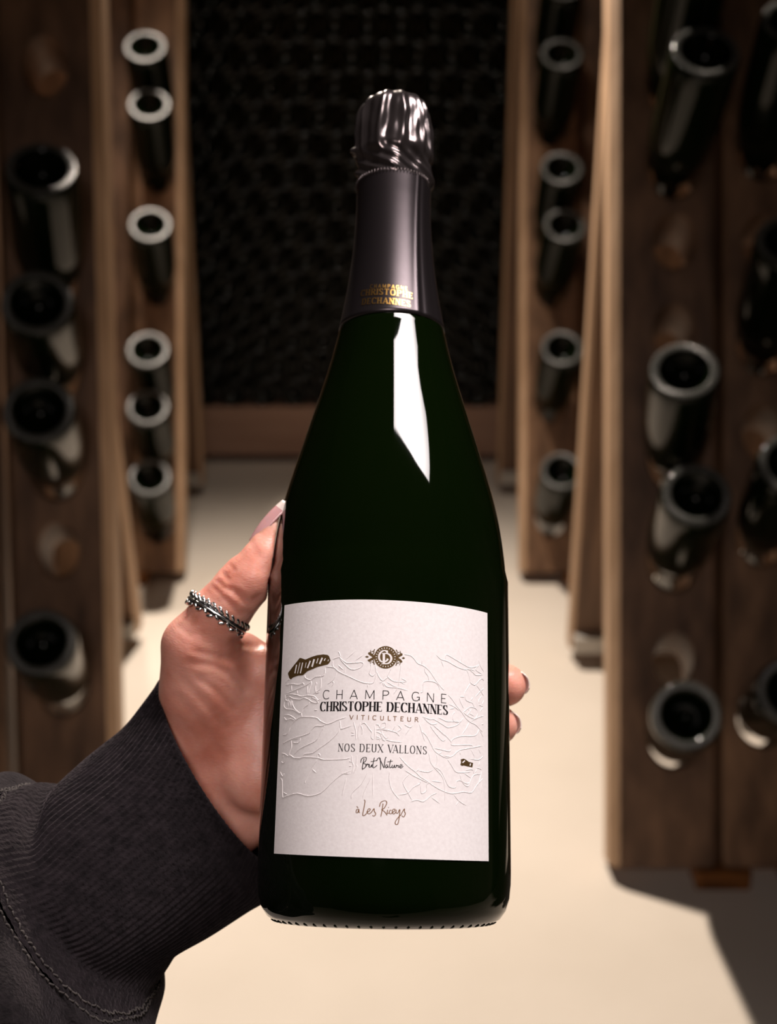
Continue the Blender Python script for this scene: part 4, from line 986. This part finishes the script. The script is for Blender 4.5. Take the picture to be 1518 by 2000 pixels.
b = MB(); rr_ = np.array(crings[-1]); nt_ = len(rr_)
axd = unit(np.array(crings[-1]).mean(0)-np.array(crings[-12]).mean(0)); cm = rr_.mean(0)
for row, sh in ((0, -0.0042), (1, 0.0016)):
    base_ring = np.array(crings[-1-(2 if row == 0 else 0)]); sw = np.array(srings[1 if row == 0 else 2])
    src = np.array(crings[-5]) if row == 0 else np.array(srings[2]); n_ = len(src); c_ = src.mean(0); NS = 120
    for i in range(NS):
        p = lambda a: (lambda k: (src[int(k) % n_]*(1-k % 1)+src[(int(k)+1) % n_]*(k % 1)))(a*n_)
        a0, a1 = (i+0.08)/NS, (i+0.85)/NS
        P_ = [p(a0), p((a0+a1)/2), p(a1)]
        out = unit(P_[1]-c_-axd*np.dot(P_[1]-c_, axd))
        zz = axd*0.0003*(1 if i % 2 else -1)
        pts = np.array([P_[0]-out*0.0002-zz, P_[1]+out*0.0007, P_[2]-out*0.0002+zz])
        b.tube(camw(catmull(pts, 3)), 0.00034, 5)
b.build('stitching', M_thread, SLEEVE, True)

# ------------------------------------------------------------------ thumb ring
M_silver = plain('oxidised_silver', (0.72, 0.73, 0.72), 0.20, 1.0)
M_black = plain('blackened_silver', (0.03, 0.03, 0.03), 0.4, 0.8)
rc_ = C(424, 1201, .4755); ra = unit(C(452, 1152, .473)-C(388, 1258, .479)+np.array([0, 0, 0.010])); rx_ = unit(np.cross(ra, (0, 0, 1))); ry_ = np.cross(ra, rx_)
RING = empty('thumb_ring', camw(rc_), 'silver braided ring with a beaded strand worn on the thumb', 'ring')
rp = lambda q, rad, ax: rc_+rad*(math.cos(q)*rx_+math.sin(q)*ry_)+ax*ra
RR = 0.0117
b = MB()
b.tube(camw(np.array([rp(q, RR-0.0004, 0.0) for q in np.linspace(0, 2*math.pi, 64, endpoint=False)])), 0.0013, 8, closed=True); b.build('band', M_black, RING, True)
b = MB()
for ph in (0, math.pi):
    b.tube(camw(np.array([rp(q, RR+0.0002+0.00062*math.cos(15*q+ph), 0.0019+0.00075*math.sin(15*q+ph)) for q in np.linspace(0, 2*math.pi, 300, endpoint=False)])), 0.00058, 7, closed=True)
b.build('twisted_strand', M_silver, RING, True)
b = MB(); Mx = np.stack([RIGHT, UP, FWD])
for i in range(30):
    q = 2*math.pi*i/30; rad = math.cos(q)*rx_+math.sin(q)*ry_; tn = -math.sin(q)*rx_+math.cos(q)*ry_; s_ = 1 if i % 2 else -1
    d1 = unit(tn+0.5*s_*ra); d2 = unit(np.cross(rad, d1))
    b.ball(camw(rp(q, RR+0.0004, -0.0016+0.0004*s_)), 0.00145, 0.00062, 0.0006, (d1@Mx, d2@Mx, rad@Mx), 8, 6)
b.build('leaf_beads', M_silver, RING, True)
b = MB(); b.tube(camw(np.array([rp(q, RR+0.0007, -0.0001) for q in np.linspace(0, 2*math.pi, 64, endpoint=False)])), 0.00042, 6, closed=True); b.build('wire', M_silver, RING, True)

for o in bpy.data.objects:
    if '_base' in o: del o['_base']
